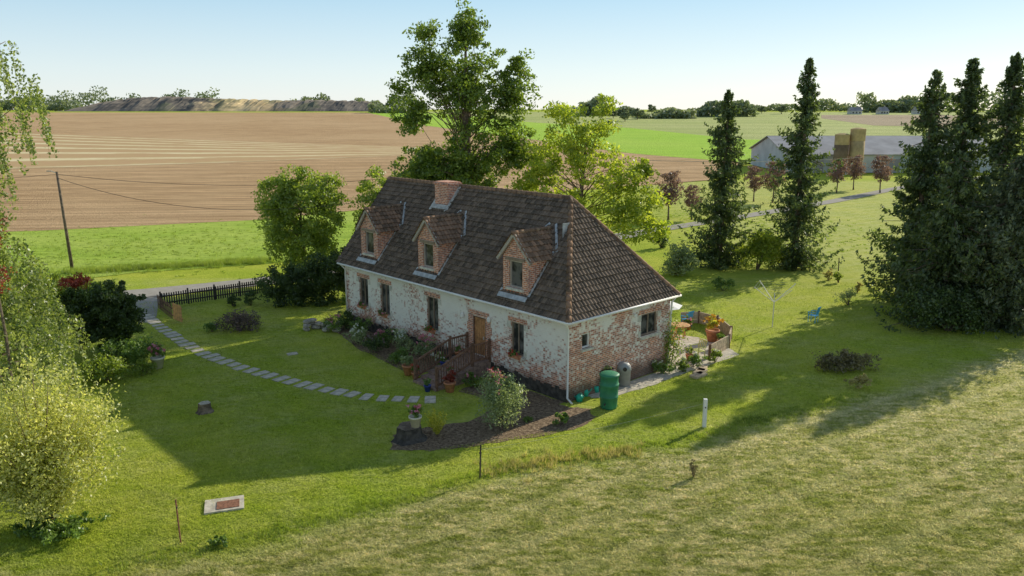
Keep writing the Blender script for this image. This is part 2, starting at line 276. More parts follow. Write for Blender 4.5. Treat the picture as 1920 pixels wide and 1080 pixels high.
def conifer(label,base,h,r,nb,per,ls,lmat,low=.04,group=None,seed=0,power=.75):
    t=thing('spruce_tree',label,'tree',base,rng.uniform(0,6),group); mb=MB(); mb.tube([(0,0,0),(.05,0,h*.4),(0,.05,h*.8),(0,0,h)],[h*.018,h*.013,h*.005,.01],8)
    PP=[];BB=[]; 
    for i in range(nb):
        q=low+(1-low)*(rng.uniform(0,1)**1.12); z=h*q; az=rng.uniform(0,2*math.pi)
        Lb=r*((1-q)**power)*rng.choice([.45,.7,.95,1.25],p=[.22,.3,.33,.15])*rng.uniform(.85,1.15)*(min(1,.65+q*2.5))*(1+.22*math.sin(az*2+z*.8+seed)+.14*math.sin(az*5+z*2))+.15
        m_=max(8,int(per*(.35+.65*Lb/r))); s=rng.uniform(.08,1,m_); dr=(-.28*s-.18*np.sin(s*2.6)+.34*s**3)*Lb*rng.uniform(.6,1.4)
        d=np.array([math.cos(az),math.sin(az)]); side=rng.normal(size=m_)*.14*Lb*(1.15-s)+rng.normal(size=m_)*.05
        X=d[0]*s*Lb-d[1]*side; Y=d[1]*s*Lb+d[0]*side; Z=z+dr-rng.uniform(0,.34,m_)+(1-q)*.15
        PP.append(np.stack([X,Y,Z],1)); BB.append(np.tile([d[0]*.9,d[1]*.9,-.9],(m_,1)))
        if i%4==0: mb.tube([(0,0,z),(d[0]*Lb*.5,d[1]*Lb*.5,z-.18*Lb),(d[0]*Lb*.9,d[1]*Lb*.9,z-.2*Lb)],[.05,.03,.01],4)
    P=np.concatenate(PP);B=np.concatenate(BB); k=P[:,2]>.03; P=P[k];B=B[k]
    mb.build('trunk',M_bark,t,True); leaves('crown',P,rng.uniform(.6,1.2,len(P))*ls,lmat,t,.40,B,.8); return t
# ---------------- camera, light
cam=bpy.data.cameras.new('camera'); co=bpy.data.objects.new('camera',cam); COL.objects.link(co); co.location=(0,0,CH); co.rotation_euler=(math.pi/2-TH,0,0)
cam.sensor_width=36; cam.lens=36*F/1920; cam.clip_end=9000; sc.camera=co
EL=R(24.8); AZ=math.atan2(.719,.695)
w=bpy.data.worlds.new('World'); sc.world=w; w.use_nodes=True; nt=w.node_tree; bg=nt.nodes['Background']; sky=nt.nodes.new('ShaderNodeTexSky'); sky.sky_type='NISHITA'; sky.sun_disc=False
sky.sun_elevation=EL; sky.sun_rotation=AZ; sky.altitude=100; sky.air_density=1.0; sky.dust_density=.3; sky.ozone_density=2.5
SKS=.13; tc=nt.nodes.new('ShaderNodeTexCoord'); sz=nt.nodes.new('ShaderNodeSeparateXYZ'); nt.links.new(tc.outputs['Generated'],sz.inputs[0])
rp_=nt.nodes.new('ShaderNodeValToRGB'); cr=rp_.color_ramp; nt.links.new(sz.outputs[2],rp_.inputs[0])
cr.elements[0].position=0; cr.elements[0].color=(.92,.97,.98,1); cr.elements[1].position=1; cr.elements[1].color=(.17,.23,.32,1)
for p_,c_ in ((.045,(.80,.92,.97)),(.14,(.46,.72,.89)),(.30,(.32,.45,.60))): e=cr.elements.new(p_); e.color=(*c_,1)
vs=nt.nodes.new('ShaderNodeVectorMath'); vs.operation='SCALE'; vs.inputs['Scale'].default_value=1/SKS; nt.links.new(rp_.outputs[0],vs.inputs[0])
mx=nt.nodes.new('ShaderNodeMix'); mx.data_type='RGBA'; mx.inputs[0].default_value=.75; nt.links.new(sky.outputs[0],mx.inputs[6]); nt.links.new(vs.outputs[0],mx.inputs[7]); nt.links.new(mx.outputs[2],bg.inputs[0]); bg.inputs[1].default_value=SKS
sun=bpy.data.lights.new('sun','SUN'); sun.energy=5; sun.angle=R(.5); sun.color=(1,.94,.78); so=bpy.data.objects.new('sun',sun); COL.objects.link(so)
sd=Vector((math.sin(AZ)*math.cos(EL),math.cos(AZ)*math.cos(EL),math.sin(EL))); so.rotation_euler=sd.to_track_quat('Z','Y').to_euler()
sc.view_settings.view_transform='Standard'; sc.view_settings.look='None'; sc.view_settings.exposure=0
# ---------------- ground
bp=[g(*p) for p in ((-300,1110),(180,1075),(560,1005),(760,945),(940,888),(1250,840),(1600,750),(1920,650),(2300,560))]
bx=np.array([p.x for p in bp]); by=np.array([p.y for p in bp])
def dryf(x,y):
    n=.6*np.sin(x*1.3+y*.7)+.5*np.sin(x*.6-y*1.9)+.4*np.sin(x*3.1+y*2.3)
    a=np.clip((np.interp(x,bx,by)-y)/1.8+.5+n*.22,0,1)*.95
    b=np.clip((y-48)/25,0,1)*np.clip((x-14)/12,0,1)*.42*(y<150)
    c=np.clip(.16+.1*n,0,1)*(y<62)
    return np.maximum(np.maximum(a,b),c)
def grow(a,b,s0,s1,ext,f=1.12):
    c=list(np.arange(a,b,s0)); x=b; s=s0
    while x<ext: c.append(x); s=min(s*f,s1); x+=s
    return c
xs=grow(0,40,.5,150,4000); xs=sorted(set([-x for x in xs]+xs)); ys=grow(-20,80,.5,20,1000,1.08); 
while ys[-1]<5000: ys.append(ys[-1]+200)
XX,YY=np.meshgrid(np.array(xs),np.array(ys)); ZZ=np.vectorize(Hh)(YY); nx=len(xs); ny=len(ys)
me=bpy.data.meshes.new('ground'); V=np.stack([XX.ravel(),YY.ravel(),ZZ.ravel()],1); idx=np.arange(nx*ny).reshape(ny,nx)
FQ=np.stack([idx[:-1,:-1],idx[:-1,1:],idx[1:,1:],idx[1:,:-1]],-1).reshape(-1,4)
me.vertices.add(len(V)); me.vertices.foreach_set('co',V.astype(np.float32).ravel()); me.loops.add(FQ.size); me.loops.foreach_set('vertex_index',FQ.astype(np.int32).ravel()); me.polygons.add(len(FQ)); me.polygons.foreach_set('loop_start',np.arange(len(FQ),dtype=np.int32)*4); me.update(calc_edges=True)
at=me.attributes.new('dry','FLOAT','POINT'); at.data.foreach_set('value',dryf(V[:,0],V[:,1]).astype(np.float32))
me.materials.append(M_ground); o=bpy.data.objects.new('ground',me); COL.objects.link(o); o['kind']='structure'
def resample(P,n):
    d=[0]
    for a,b in zip(P,P[1:]): d.append(d[-1]+(b-a).length)
    out_=[]
    for k in range(n):
        s=d[-1]*k/(n-1); j=max(i for i in range(len(d)-1) if d[i]<=s+1e-9) if s>0 else 0; out_.append(P[j].lerp(P[j+1],(s-d[j])/max(d[j+1]-d[j],1e-6)))
    return out_
def patch(name,A,B,off,mat,nu=60,nv=30,world=False):
    A=resample([p if world else g(*p) for p in A],nu); B=resample([p if world else g(*p) for p in B],nu); mb=MB(); mb.v=[]
    for j in range(nv+1):
        for i in range(nu):
            p=A[i].lerp(B[i],j/nv); mb.v.append((p.x,p.y,Hh(p.y)+off))
    for j in range(nv):
        for i in range(nu-1):
            a=j*nu+i; mb.f.append((a,a+1,a+1+nu,a+nu)); mb.uv.append(((i/nu,j/nv),((i+1)/nu,j/nv),((i+1)/nu,(j+1)/nv),(i/nu,(j+1)/nv)))
    o=mb.build(name,mat); o['kind']='structure'; return o
patch('ploughed_field',[(-700,455),(80,433),(480,413),(900,372),(1330,338)],[(-700,211),(80,211),(690,211),(1000,262),(1400,306)],.05,M_plough,80,60)
patch('stubble_strip',[(-300,330),(0,318),(400,306),(800,290)],[(-300,240),(0,248),(350,262),(800,277)],.09,M_stub,60,20)
patch('crop_field',[(690,212),(800,236),(1000,262),(1180,288),(1400,306),(1900,312)],[(690,210.5),(800,211),(1000,230),(1180,240),(1400,262),(1900,270)],.08,M_green,60,30)
patch('far_pasture',[(800,212),(1000,231),(1180,241),(1400,263),(1900,271)],[(800,209.5),(1000,210),(1200,210),(1400,210.5),(1900,211)],.07,M_green2,60,40)
patch('far_ploughed_strip',[(1540,222),(1640,236),(1960,240)],[(1540,216),(1640,216),(1960,217)],.12,M_brown2,30,10)
patch('rough_meadow',[(-700,560),(60,535),(250,512),(500,495),(640,480)],[(-700,454),(80,432),(480,412),(640,398),(760,388)],.03,M_verge,60,20)
rp=[g(-500,590),g(100,563),g(255,552),g(380,540),g(500,527),Vector((-3,69,0)),g(1190,438),g(1400,405),g(1560,378),g(1690,352),g(1900,325)]
rr=resample(rp,80); lft=[];rgt=[]
for k,p in enumerate(rr):
    d=(rr[min(k+1,79)]-rr[max(k-1,0)]).normalized(); n_=Vector((-d.y,d.x,0)); w_=1.5 if k<30 else 1.1; lft.append(p+n_*w_); rgt.append(p-n_*w_)
patch('road',rgt,lft,.045,M_road,120,2,True)
patch('driveway',[(247,560),(252,580),(262,606)],[(302,552),(296,575),(292,604)],.012,M_road,12,3)
# ---------------- house
HA=Vector((2.5,34.3,0)); HR=math.atan2(.678,.735)
house=thing('brick_cottage','long low cottage of flaking white brick under a dark tiled roof with three dormers','house',HA,HR)
HM=Matrix.Translation(HA)@Matrix.Rotation(HR,4,'Z')
def hw(x,y,z=0): return HM@Vector((x,y,z))
W_,L_,ZT=7.5,18.8,3.95
def wall_panel(mb,p0,du,Lw,z0,z1,holes,nr,dep=.16):
    p0=Vector((*p0,0)); du=Vector((*du,0)); nr=Vector((*nr,0))
    us=sorted({0,Lw}|{h[0] for h in holes}|{h[1] for h in holes}); zs=sorted({z0,z1}|{h[2] for h in holes}|{h[3] for h in holes})
    P=lambda u,z,d=0: tuple(p0+du*u+Vector((0,0,z))-nr*d)
    for a,b in zip(us,us[1:]):
        for c,d in zip(zs,zs[1:]):
            if any(h[0]<=a and b<=h[1] and h[2]<=c and d<=h[3] for h in holes): continue
            mb.quad(P(a,c),P(b,c),P(b,d),P(a,d))
    for a,b,c,d in holes:
        mb.quad(P(a,c),P(a,c,dep),P(a,d,dep),P(a,d)); mb.quad(P(b,c),P(b,d),P(b,d,dep),P(b,c,dep)); mb.quad(P(a,d),P(a,d,dep),P(b,d,dep),P(b,d)); mb.quad(P(a,c),P(b,c),P(b,c,dep),P(a,c,dep))
WF=[(3.31,.9,1.5,3.1),(9.98,1.0,1.4,3.2),(14.5,.95,1.4,3.2),(16.75,.95,1.5,3.2)]; DOOR=(6.1,1.0,.84,2.86)
mb=MB(); wall_panel(mb,(0,0),(0,1),L_,0,ZT,[(c-w/2,c+w/2,a,b) for c,w,a,b in WF+[DOOR]],(-1,0)); mb.build('wall',M_wallF,house)
WR=[(1.2,.55,2.35,3.05),(5.84,1.3,2.1,3.2)]
mb=MB(); wall_panel(mb,(0,0),(1,0),W_,0,ZT,[(c-w/2,c+w/2,a,b) for c,w,a,b in WR],(0,-1)); mb.build('wall',M_wallR,house)
mb=MB(); wall_panel(mb,(W_,0),(0,1),L_,0,ZT,[],(1,0)); mb.build('wall',M_wallR,house)
mb=MB(); mb.quad((0,L_,0),(W_,L_,0),(W_,L_,ZT),(3.75,L_,8.65),(0,L_,ZT)); mb.build('wall',M_wallR,house)
for ya,yb in ((0,5.2),(7.0,L_)):
    mb=MB(); y=ya
    while y<yb:
        h=random.uniform(.5,.72); e=min(.25,yb-y); mb.box((-.012,y+e/2,h/2),(.03,e,h)); y+=.25
    mb.build('plinth',M_plinth,house)
def win(parent,c,u,n,w,h,name='window',sill=True,surround=True,fm=None,cols=2,rows=1,dep=.11):
    c=Vector(c);u=Vector(u);n=Vector(n); z=Vector((0,0,1)); fm=fm or M_frame; f=.07; mb=MB(); i=c-n*dep
    for s in (-1,1):
        mb.beam(i+u*s*(w/2-f/2)-z*h/2,i+u*s*(w/2-f/2)+z*h/2,f,.07,n); mb.beam(i-u*(w/2-f)+z*s*(h/2-f/2),i+u*(w/2-f)+z*s*(h/2-f/2),.07,f,z)
    for k in range(1,cols): x=-w/2+w*k/cols; mb.beam(i+u*x-z*(h/2-f),i+u*x+z*(h/2-f),.06,.05,n)
    for k in range(1,rows): x=-h/2+h*k/rows; mb.beam(i-u*(w/2-f)+z*x,i+u*(w/2-f)+z*x,.04,.05,z)
    o=mb.build(name,fm,parent); sub=o if parent is house else parent
    q=i-n*.03; pm=MB(); pm.quad(q-u*w/2-z*h/2,q+u*w/2-z*h/2,q+u*w/2+z*h/2,q-u*w/2+z*h/2); pm.build('pane',M_glass,sub)
    if sill: MB().beam(c-u*(w/2+.12)-z*(h/2+.06)+n*.03,c+u*(w/2+.12)-z*(h/2+.06)+n*.03,.22,.11,z).build('sill',M_stone,sub)
    if surround:
        for s in (-1,1):
            MB().beam(c+u*s*(w/2+.14)+z*(h/2-.30)+n*.006,c+u*s*(w/2+.14)+z*(h/2-.02)+n*.006,.27,.02,n).build('quoin_stone',M_stone,sub); MB().beam(c+u*s*(w/2+.10)-z*(h/2-.3)+n*.006,c+u*s*(w/2+.10)-z*(h/2)+n*.006,.2,.02,n).build('quoin_stone',M_stone,sub)
        MB().beam(c-u*(w/2+.2)+z*(h/2+.13)+n*.008,c+u*(w/2+.2)+z*(h/2+.13)+n*.008,.025,.24,z).build('lintel',M_brick,sub)
    return o
for c,w,a,b in WF: win(house,(0,c,(a+b)/2),(0,1,0),(-1,0,0),w,b-a,fm=M_frame,rows=1)
win(house,(1.2,0,2.7),(1,0,0),(0,-1,0),.55,.7,fm=M_white,cols=1,surround=False); win(house,(5.84,0,2.65),(1,0,0),(0,-1,0),1.3,1.1,fm=M_frame)
mb=MB(); mb.box((.10,6.1,1.85),(.05,.86,1.94))
for k in range(5): mb.box((.068,5.76+k*.17,1.85),(.012,.14,1.86))
door=mb.build('door',M_wood,house); MB().box((.04,5.82,1.8),(.05,.03,.16)).build('handle',M_metal,door)
mb=MB(); mb.box((.06,5.635,1.85),(.1,.07,2.02)); mb.box((.06,6.565,1.85),(.1,.07,2.02)); mb.box((.06,6.1,2.83),(.1,.86,.06)); mb.build('frame',M_dwood,door)
for s in (-1,1):
    mb=MB()
    for k in range(5): mb.box((-.012,6.1+s*(.68+.05*(k%2)),1.0+k*.42),(.03,.34+.1*(k%2),.42))
    mb.build('door_jamb',M_brick,house)
MB().box((-.012,6.1,3.03),(.03,1.5,.26)).build('door_lintel',M_brick,house)
MB().lathe((-.12,5.25,2.75),[(.04,0),(.09,.05),(.1,.2),(.03,.3)],10).build('wall_lamp',M_white,house)
MB().lathe((-.12,7.3,2.6),[(.04,0),(.09,.05),(.1,.2),(.03,.3)],10).build('wall_lamp',M_white,house)
MB().box((4.6,-.06,3.3),(.18,.12,.14)).build('wall_lamp',M_white,house)
def slope(mb,O,U,V,Nn,u0,u1,vmax,tw=.23,th=.30,amp=.036,uoff=0):
    O=Vector(O);U=Vector(U).normalized();V=Vector(V).normalized();Nn=Vector(Nn).normalized(); rows=max(1,round(vmax/th)); th=vmax/rows; seg=6; umax=max(u1(0),u1(vmax)); nU=int(umax/tw+1)*seg
    prev=None
    for r in range(rows):
        for e in (0,1):
            v=(r+e)*th; a=u0(v);b=u1(v); row=[]
            jit=.01*math.sin(r*2.3)
            for k in range(nU+1):
                u=min(max(k*tw/seg,a),b); x=(u/tw)%1; hgt=amp*(math.sin(x*2*math.pi)*.7+.45*math.cos(x*4*math.pi)*.3)+(.055+jit if e==0 else 0)+.03+.012*math.sin(u*1.1+v*1.7)
                row.append((O+U*u+V*v+Nn*hgt,u))
            if prev is not None:
                for k in range(nU):
                    if row[k+1][1]-row[k][1]<1e-5 and prev[k+1][1]-prev[k][1]<1e-5: continue
                    rv=r+(.02 if e==0 else 0); k0=(row[k][1]/tw+uoff); k1=(row[k+1][1]/tw-1e-3+uoff)
                    mb.quad(prev[k][0],prev[k+1][0],row[k+1][0],row[k][0],uv=((k0,rv+.05),(k1,rv+.05),(k1,rv+.95 if e else rv+.06),(k0,rv+.95 if e else rv+.06)))
            prev=row
EZ,RZ=3.85,8.73; E=.3; RX=3.75; HS=3.5; run=RX+E; rise=RZ-EZ; vl=math.hypot(run,rise); hrun=HS+E; vh=math.hypot(hrun,rise); LU=L_+.45+E
mb=MB(); slope(mb,(-E,-E,EZ),(0,1,0),(run,0,rise),(-rise,0,run),lambda v:hrun*v/vl,lambda v:LU,vl)
slope(mb,(W_+E,-E,EZ),(0,1,0),(-run,0,rise),(rise,0,run),lambda v:hrun*v/vl,lambda v:LU,vl,uoff=200)
slope(mb,(-E,-E,EZ),(1,0,0),(0,hrun,rise),(0,-rise,hrun),lambda v:run*v/vh,lambda v:W_+2*E-run*v/vh,vh,uoff=400)
roof=mb.build('roof',M_tile,house,True)
mb=MB()
def caps(p,q,r=.13):
    p=Vector(p);q=Vector(q); n=int((q-p).length/.38); d=(q-p)/n
    for k in range(n): mb.tube([p+d*k,p+d*(k+1.08)],[r*1.12,r*.88],8)
caps((RX,HS,RZ),(RX,L_+.45,RZ)); caps((-E,-E,EZ),(RX,HS,RZ)); caps((W_+E,-E,EZ),(RX,HS,RZ)); mb.build('ridge_tile',M_tile2,roof,True)
mb=MB(); mb.beam((-E,-E,EZ-.05),(-E,L_+.25,EZ-.05),.04,.1); mb.quad((-E,-E,EZ-.1),(0,0,EZ-.1),(0,L_,EZ-.1),(-E,L_+.2,EZ-.1)); mb.quad((-E,-E,EZ-.1),(W_+E,-E,EZ-.1),(W_,0,EZ-.1),(0,0,EZ-.1)); mb.quad((W_,0,EZ-.1),(W_+E,-E,EZ-.1),(W_+E,L_,EZ-.1),(W_,L_,EZ-.1)); mb.build('soffit',M_frame,house)
mb=MB(); z=EZ-.02; mb.tube([(-E-.07,-E-.07,z),(-E-.07,L_+.2,z)],.06,8); mb.build('gutter',M_white,house,True)
mb=MB(); mb.tube([(-E-.07,-E-.07,z),(W_+E+.07,-E-.07,z)],.06,8); mb.build('gutter',M_white,house,True)
mb=MB(); mb.tube([(-E-.07,-.2,z),(-E*.5,-.1,z-.25),(-.07,-.07,z-.4),(-.07,-.07,.25),(-.1,-.4,.08)],.05,8); mb.build('downpipe',M_white,house,True)
mb=MB(); mb.tube([(-E-.07,L_-.1,z),(-.07,L_-.15,z-.35),(-.07,L_-.15,.1)],.05,8); mb.build('downpipe',M_white,house,True)
mb=MB(); mb.tube([(W_+E,-.2,z),(W_+.05,-.07,z-.35),(W_-.1,-.07,.1)],.05,8); mb.build('downpipe',M_white,house,True)
mb=MB(); mb.box((3.3,12.7,8.2),(.9,1.2,1.3)); 
ch=mb.build('chimney',M_brick,house); mb=MB(); mb.box((3.3,12.7,8.88),(1.05,1.36,.09)); mb.box((3.3,12.7,8.96),(.92,1.22,.07)); mb.build('chimney_cap',M_brick,ch)
mb=MB(); zr=lambda x:EZ+rise*(x+E)/run
for s in (-1,1): mb.beam((2.55,12.7+s*.70,zr(2.55)+.09),(3.75,12.7+s*.70,zr(3.75)+.09),.2,.06)
mb.beam((2.72,12.0,zr(2.72)+.1),(2.72,13.4,zr(2.72)+.1),.3,.08,(-1,0,1)); mb.build('mortar_flashing',M_lime,ch)
for s0 in (3.65,10.54,16.25):
    hwd=.88; mb=MB(); wall_panel(mb,(.2,s0-hwd),(0,1),2*hwd,4.3,6.2,[(hwd-.46,hwd+.46,4.72,6.02)],(-1,0),.12)
    mb.quad((.2,s0-hwd,6.2),(.2,s0+hwd,6.2),(.2,s0,7.28))
    for s in (-1,1): mb.quad((.2,s0+s*hwd,4.3),(2.0,s0+s*hwd,6.45),(.2,s0+s*hwd,6.35))
    dm=mb.build('dormer',M_brick,house)
    mb=MB(); up=7.34-6.05; hr=1.15
    for s in (-1,1):
        slope(mb,(-.05,s0+s*hr,6.05),(1,0,0),(0,-s*hr,up),(0,s*up,hr),lambda v:0,lambda v:1.75+1.0*v/1.7,math.hypot(hr,up),uoff=700+s0*10+s*50)
    mb.build('dormer_roof',M_tile2,dm,True)
    mb=MB(); 
    n=7
    for k in range(n): mb.tube([(.0+k*.37,s0,7.37),(.40+k*.37,s0,7.37)],[.11,.09],8)
    mb.build('dormer_ridge',M_tile2,dm,True)
    mb=MB()
    for s in (-1,1): mb.beam((.08,s0+s*1.14,6.02),(.08,s0,7.30),.12,.14,(0,0,1))
    mb.build('verge_board',M_wframe,dm)
    mb=MB()
    for s in (-1,1): mb.beam((.12,s0+s*(hwd+.09),zr(.12)+.09),(1.75,s0+s*(hwd+.09),zr(1.75)+.09),.13,.03,(-rise,0,run))
    for s in (-1,1): mb.beam((1.75,s0+s*1.2,zr(1.75)+.1),(2.7,s0+s*.2,zr(2.7)+.1),.13,.03,(-rise,0,run))
    mb.beam((-.05,s0-hwd-.1,4.33),(-.05,s0+hwd+.1,4.33),.25,.03,(-rise,0,run)); mb.build('flashing',M_zinc,dm)
    win(dm,(.2,s0,5.37),(0,1,0),(-1,0,0),.92,1.3,fm=M_wframe,surround=False,cols=1)
    mb=MB(); mb.beam((.18,s0-.65,6.1),(.18,s0+.65,6.1),.06,.14); mb.build('lintel',M_frame,dm)
mb=MB(); mb.box((2.55,2.6,7.25),(.5,.06,.9)); mb.build('roof_flue',M_zinc,house)
mb=MB(); mb.box((-.6,6.1,.41),(1.2,1.8,.82))
for k in range(5): h=.82-.137*(k+1); mb.box((-1.2-.23-.46*k,6.1,h/2),(.46,1.8,h))
st=mb.build('front_steps',M_stepb,house)
for s in (-1,1):
    y=6.1+s*.86; mb=MB(); P0=[(-.1,.82),(-1.2,.82),(-3.4,.1)]
    for x,z in P0: mb.beam((x,y,z-.1),(x,y,z+1.1),.1,.1,(1,0,0))
    for dz in (.95,.15):
        mb.beam((-.1,y,.82+dz),(-1.2,y,.82+dz),.06,.09); mb.beam((-1.2,y,.82+dz),(-3.4,y,.1+dz),.06,.09)
    for k in range(7): x=-.24-k*.135; mb.beam((x,y,.97),(x,y,1.77),.035,.035,(1,0,0))
    for k in range(14): q=(k+.7)/14.6; x=-1.2-2.2*q; z=.82-.72*q; mb.beam((x,y,z+.15),(x,y,z+.95),.035,.035,(1,0,0))
    mb.build('railing',M_dwood,house)
# ---------------- beds, path, patio surfaces
def blob(name,pts,off,mat,world=False,jit=.12):
    P=[g(*p) if not world else Vector(p) for p in pts]; Q=[]
    for a,b in zip(P,P[1:]+P[:1]):
        for k in range(6): Q.append(a.lerp(b,k/6)+Vector((random.uniform(-jit,jit),random.uniform(-jit,jit),0)))
    mb=MB(); mb.quad(*[(p.x,p.y,off) for p in Q]); o=mb.build(name,mat); o['kind']='structure'; return o
blob('mulch_bed',[(735,815),(735,842),(800,846),(880,838),(980,824),(1080,804),(1118,785),(1105,767),(1060,762),(980,740),(880,790),(800,802)],.012,M_soil)
blob('flower_bed',[hw(-.02,7.2),hw(-.02,18.6),hw(-1.2,18.5),hw(-2.2,15),hw(-2.6,11.5),hw(-2.9,8)],.010,M_soil,True)
blob('flower_bed',[hw(-.02,5.0),hw(-.02,.1),hw(-2.2,1.0),hw(-2.6,4.6)],.009,M_soil,True)
pth=[g(*p) for p in ((272,592),(300,612),(335,637),(375,660),(415,677),(460,692),(520,709),(580,724),(640,737),(700,746),(760,750),(808,750))]
NS=35; rs=resample(pth,NS)
mb=MB(); mb.box((0,0,.02),(.50,.80,.045)); st0=tag(mb.build('stepping_stone',M_conc),'flat rectangular concrete slab set in the lawn along the curved garden path','paving slab','stepping stones of the garden path')
for k,p in enumerate(rs):
    o=st0 if k==0 else st0.copy()
    if k: COL.objects.link(o)
    d=rs[min(k+1,NS-1)]-rs[max(k-1,0)]; o.location=(p.x+random.uniform(-.05,.05),p.y+random.uniform(-.05,.05),random.uniform(-.012,.0)); o.rotation_euler=(random.uniform(-.015,.015),0,math.atan2(d.y,d.x)+random.uniform(-.14,.14)); o.scale=(random.uniform(.85,1.1),random.uniform(.78,1.12),1)
mb=MB(); mb.box((0,0,.02),(.55,.4,.045)); o=tag(mb.build('paving_slab',M_conc),'single pale stone slab lying alone on the shaded lawn','paving slab'); o.location=g(548,664); o.rotation_euler.z=.5
patio=blob('patio',[hw(8.0,-1.2),hw(12.2,-1.3),hw(13.4,1.0),hw(13.0,4.5),hw(9.5,6),hw(7.6,5),hw(7.6,-.2)],.016,M_conc,True,.08)
blob('side_path',[hw(1.2,-.1),hw(7.6,-.1),hw(8.2,-1.1),hw(5.0,-1.2),hw(1.6,-.8)],.014,M_conc,True,.1)
# ---------------- grass blades
n=580000; px=rng.uniform(-40,1960,n); py=1090-(rng.uniform(0,1,n)**1.25)*560
u=(px-960)/F; v=(540-py)/F; t=CH/(ST-v*CT); X=u*t; Y=(CT+v*ST)*t
cs,sn=math.cos(-HR),math.sin(-HR); dx=X-HA.x; dy=Y-HA.y; hx=cs*dx-sn*dy; hy=sn*dx+cs*dy
k=~((hx>-2.3)&(hx<W_+.2)&(hy>-.2)&(hy<L_)) & ~((hx>0)&(hx<13.4)&(hy>-1.1)&(hy<6))
for p in rs: k&=((X-p.x)**2+(Y-p.y)**2)>.12
bed=(py>742)&(py<845)&(px>735)&(px<1110)&(py<845-(px-800).clip(0)*.15)&(py>800-(px-800).clip(0)*.4); k&=~bed
k&=~((px<510)&(py<566)&(px>240)); X=X[k];Y=Y[k]; dr=dryf(X,Y); n=len(X)
cl=np.sin(X*1.7+Y)*np.sin(Y*2.1-X*.6)+.6*np.sin(X*4.1+Y*1.3)*np.sin(Y*3.7-X*2.6)
h=rng.uniform(.02,.06,n)*(1+.35*dr)*np.where(cl>.6,1.6,1); wd=rng.uniform(.008,.020,n)*(1+.3*dr)*np.maximum(1,Y/32)
az=rng.uniform(0,2*np.pi,n); lx=rng.normal(size=n)*.6*h*(1+1.5*dr); ly=rng.normal(size=n)*.6*h*(1+1.5*dr)
V=np.stack([np.stack([X-np.cos(az)*wd,Y-np.sin(az)*wd,X*0],1),np.stack([X+np.cos(az)*wd,Y+np.sin(az)*wd,X*0],1),np.stack([X+lx,Y+ly,h],1)],1).reshape(-1,3)
o=npmesh('grass',V,3,M_blade,None,np.repeat(dr,3)); o['kind']='stuff'; tag(o,'short lawn and mown meadow grass in the foreground','grass')
def tufts(name,label,pts,n,hh,mat,spread,wd=.012,sy=.7):
    P=[];q=resample(pts,60)
    for _ in range(n):
        a=random.choice(q); P.append((a.x+random.gauss(0,spread),a.y+random.gauss(0,spread*sy)))
    P=np.array(P); c=np.repeat(P,14,0)+rng.normal(size=(n*14,2))*.07*max(1,wd/.02); h=rng.uniform(.4,1,len(c))*hh; az=rng.uniform(0,6.28,len(c)); l=rng.normal(size=(len(c),2))*.25*hh
    X=c[:,0];Y=c[:,1]; V=np.stack([np.stack([X-np.cos(az)*wd,Y-np.sin(az)*wd,X*0],1),np.stack([X+np.cos(az)*wd,Y+np.sin(az)*wd,X*0],1),np.stack([X+l[:,0],Y+l[:,1],h],1)],1).reshape(-1,3)
    o=npmesh(name,V,3,mat,None); o['kind']='stuff'; tag(o,label,'grass')
tufts('tall_grass','strip of taller dry grass along the fence line',[g(930,885),g(1040,862),g(1200,848)],170,.3,LM_dryst,.5)
tufts('edge_grass','band of longer green grass at the lawn edge',[g(230,1060),g(560,990),g(760,935),g(940,880),g(1250,832),g(1600,745)],900,.14,LM_lime,.35)
tufts('verge_grass','rough tall grass along the lane verge',[g(130,512),g(330,500),g(500,490)],1500,.5,LM_lime,.8)
tufts('meadow_tufts','scattered darker green tufts in the mown meadow',[g(700,1060),g(1100,960),g(1500,900),g(1850,860)],300,.09,LM_lime,2.6)
tufts('weed_patch','coarse weeds across the green meadow beyond the lane',[g(60,480),g(300,465),g(520,450)],1100,.18,LM_lime,8,.03,.9)
tufts('pasture_tufts','uneven tufts in the sunny pasture left of the spruces and lane',[g(1230,400),g(1420,440),g(1600,450)],700,.16,LM_lime,6,.03,1)
# ---------------- trees
oakb=Vector((-3.4,61,0))
tree('oak_tree','tall dark green oak rising behind the roof of the cottage','tree',oakb,[(0,0,14.6,3.4,3.2,4.0),(-2.8,0,15.8,2.0,2.0,2.2),(-4.2,0,12.4,1.8,1.9,1.6),(3.3,0,14.0,2.0,2.0,2.4),(-.2,0,8.5,4.0,4,3.4),(.3,0,18.6,1.4,1.4,2.1),(-2.9,0,18.4,1.2,1.2,1.1),(3.3,0,10.2,2.3,2.6,2.2),(-3.4,0,8.6,2.2,2.4,2.0),(3.8,0,16.4,1.0,1.0,1.2),(-5,0,14.4,.9,.8,.8)],1050,52,.64,.135,LM_oak,(.42,18),nb=90,shell=.05,br=.2)
tree('walnut_tree','yellow green walnut with open crown right of the oak','tree',Vector((4.9,59,0)),[(0,0,10.5,2.8,2.6,3.2),(-2.6,0,9,2,2,2),(3,0,8,2.6,2.4,2),(4.2,-1,5.2,2.3,2.4,2.6),(0,-1,5.5,3.6,3,2.8),(-3.5,0,6.5,2,2,2),(1.5,0,13.2,1.2,1.2,1.2),(-1.4,0,13,1.1,1.1,1.2),(4.8,0,8.3,1,1,1)],350,66,.70,.14,LM_walnut,(.22,12),nb=90,shell=.25,lean=(.6,0),br=.25)
tree('field_maple','rounded light green tree behind the dark hedge left of the cottage','tree',Vector((-15.9,60,0)),[(0,0,5.6,3.2,3,3.2),(-1.3,0,6.8,1.8,1.8,1.6),(1.4,0,6.6,1.8,1.8,1.8),(0,-.5,3.4,2.9,2.6,2)],260,110,.75,.12,LM_lime,(.2,6),nb=40)
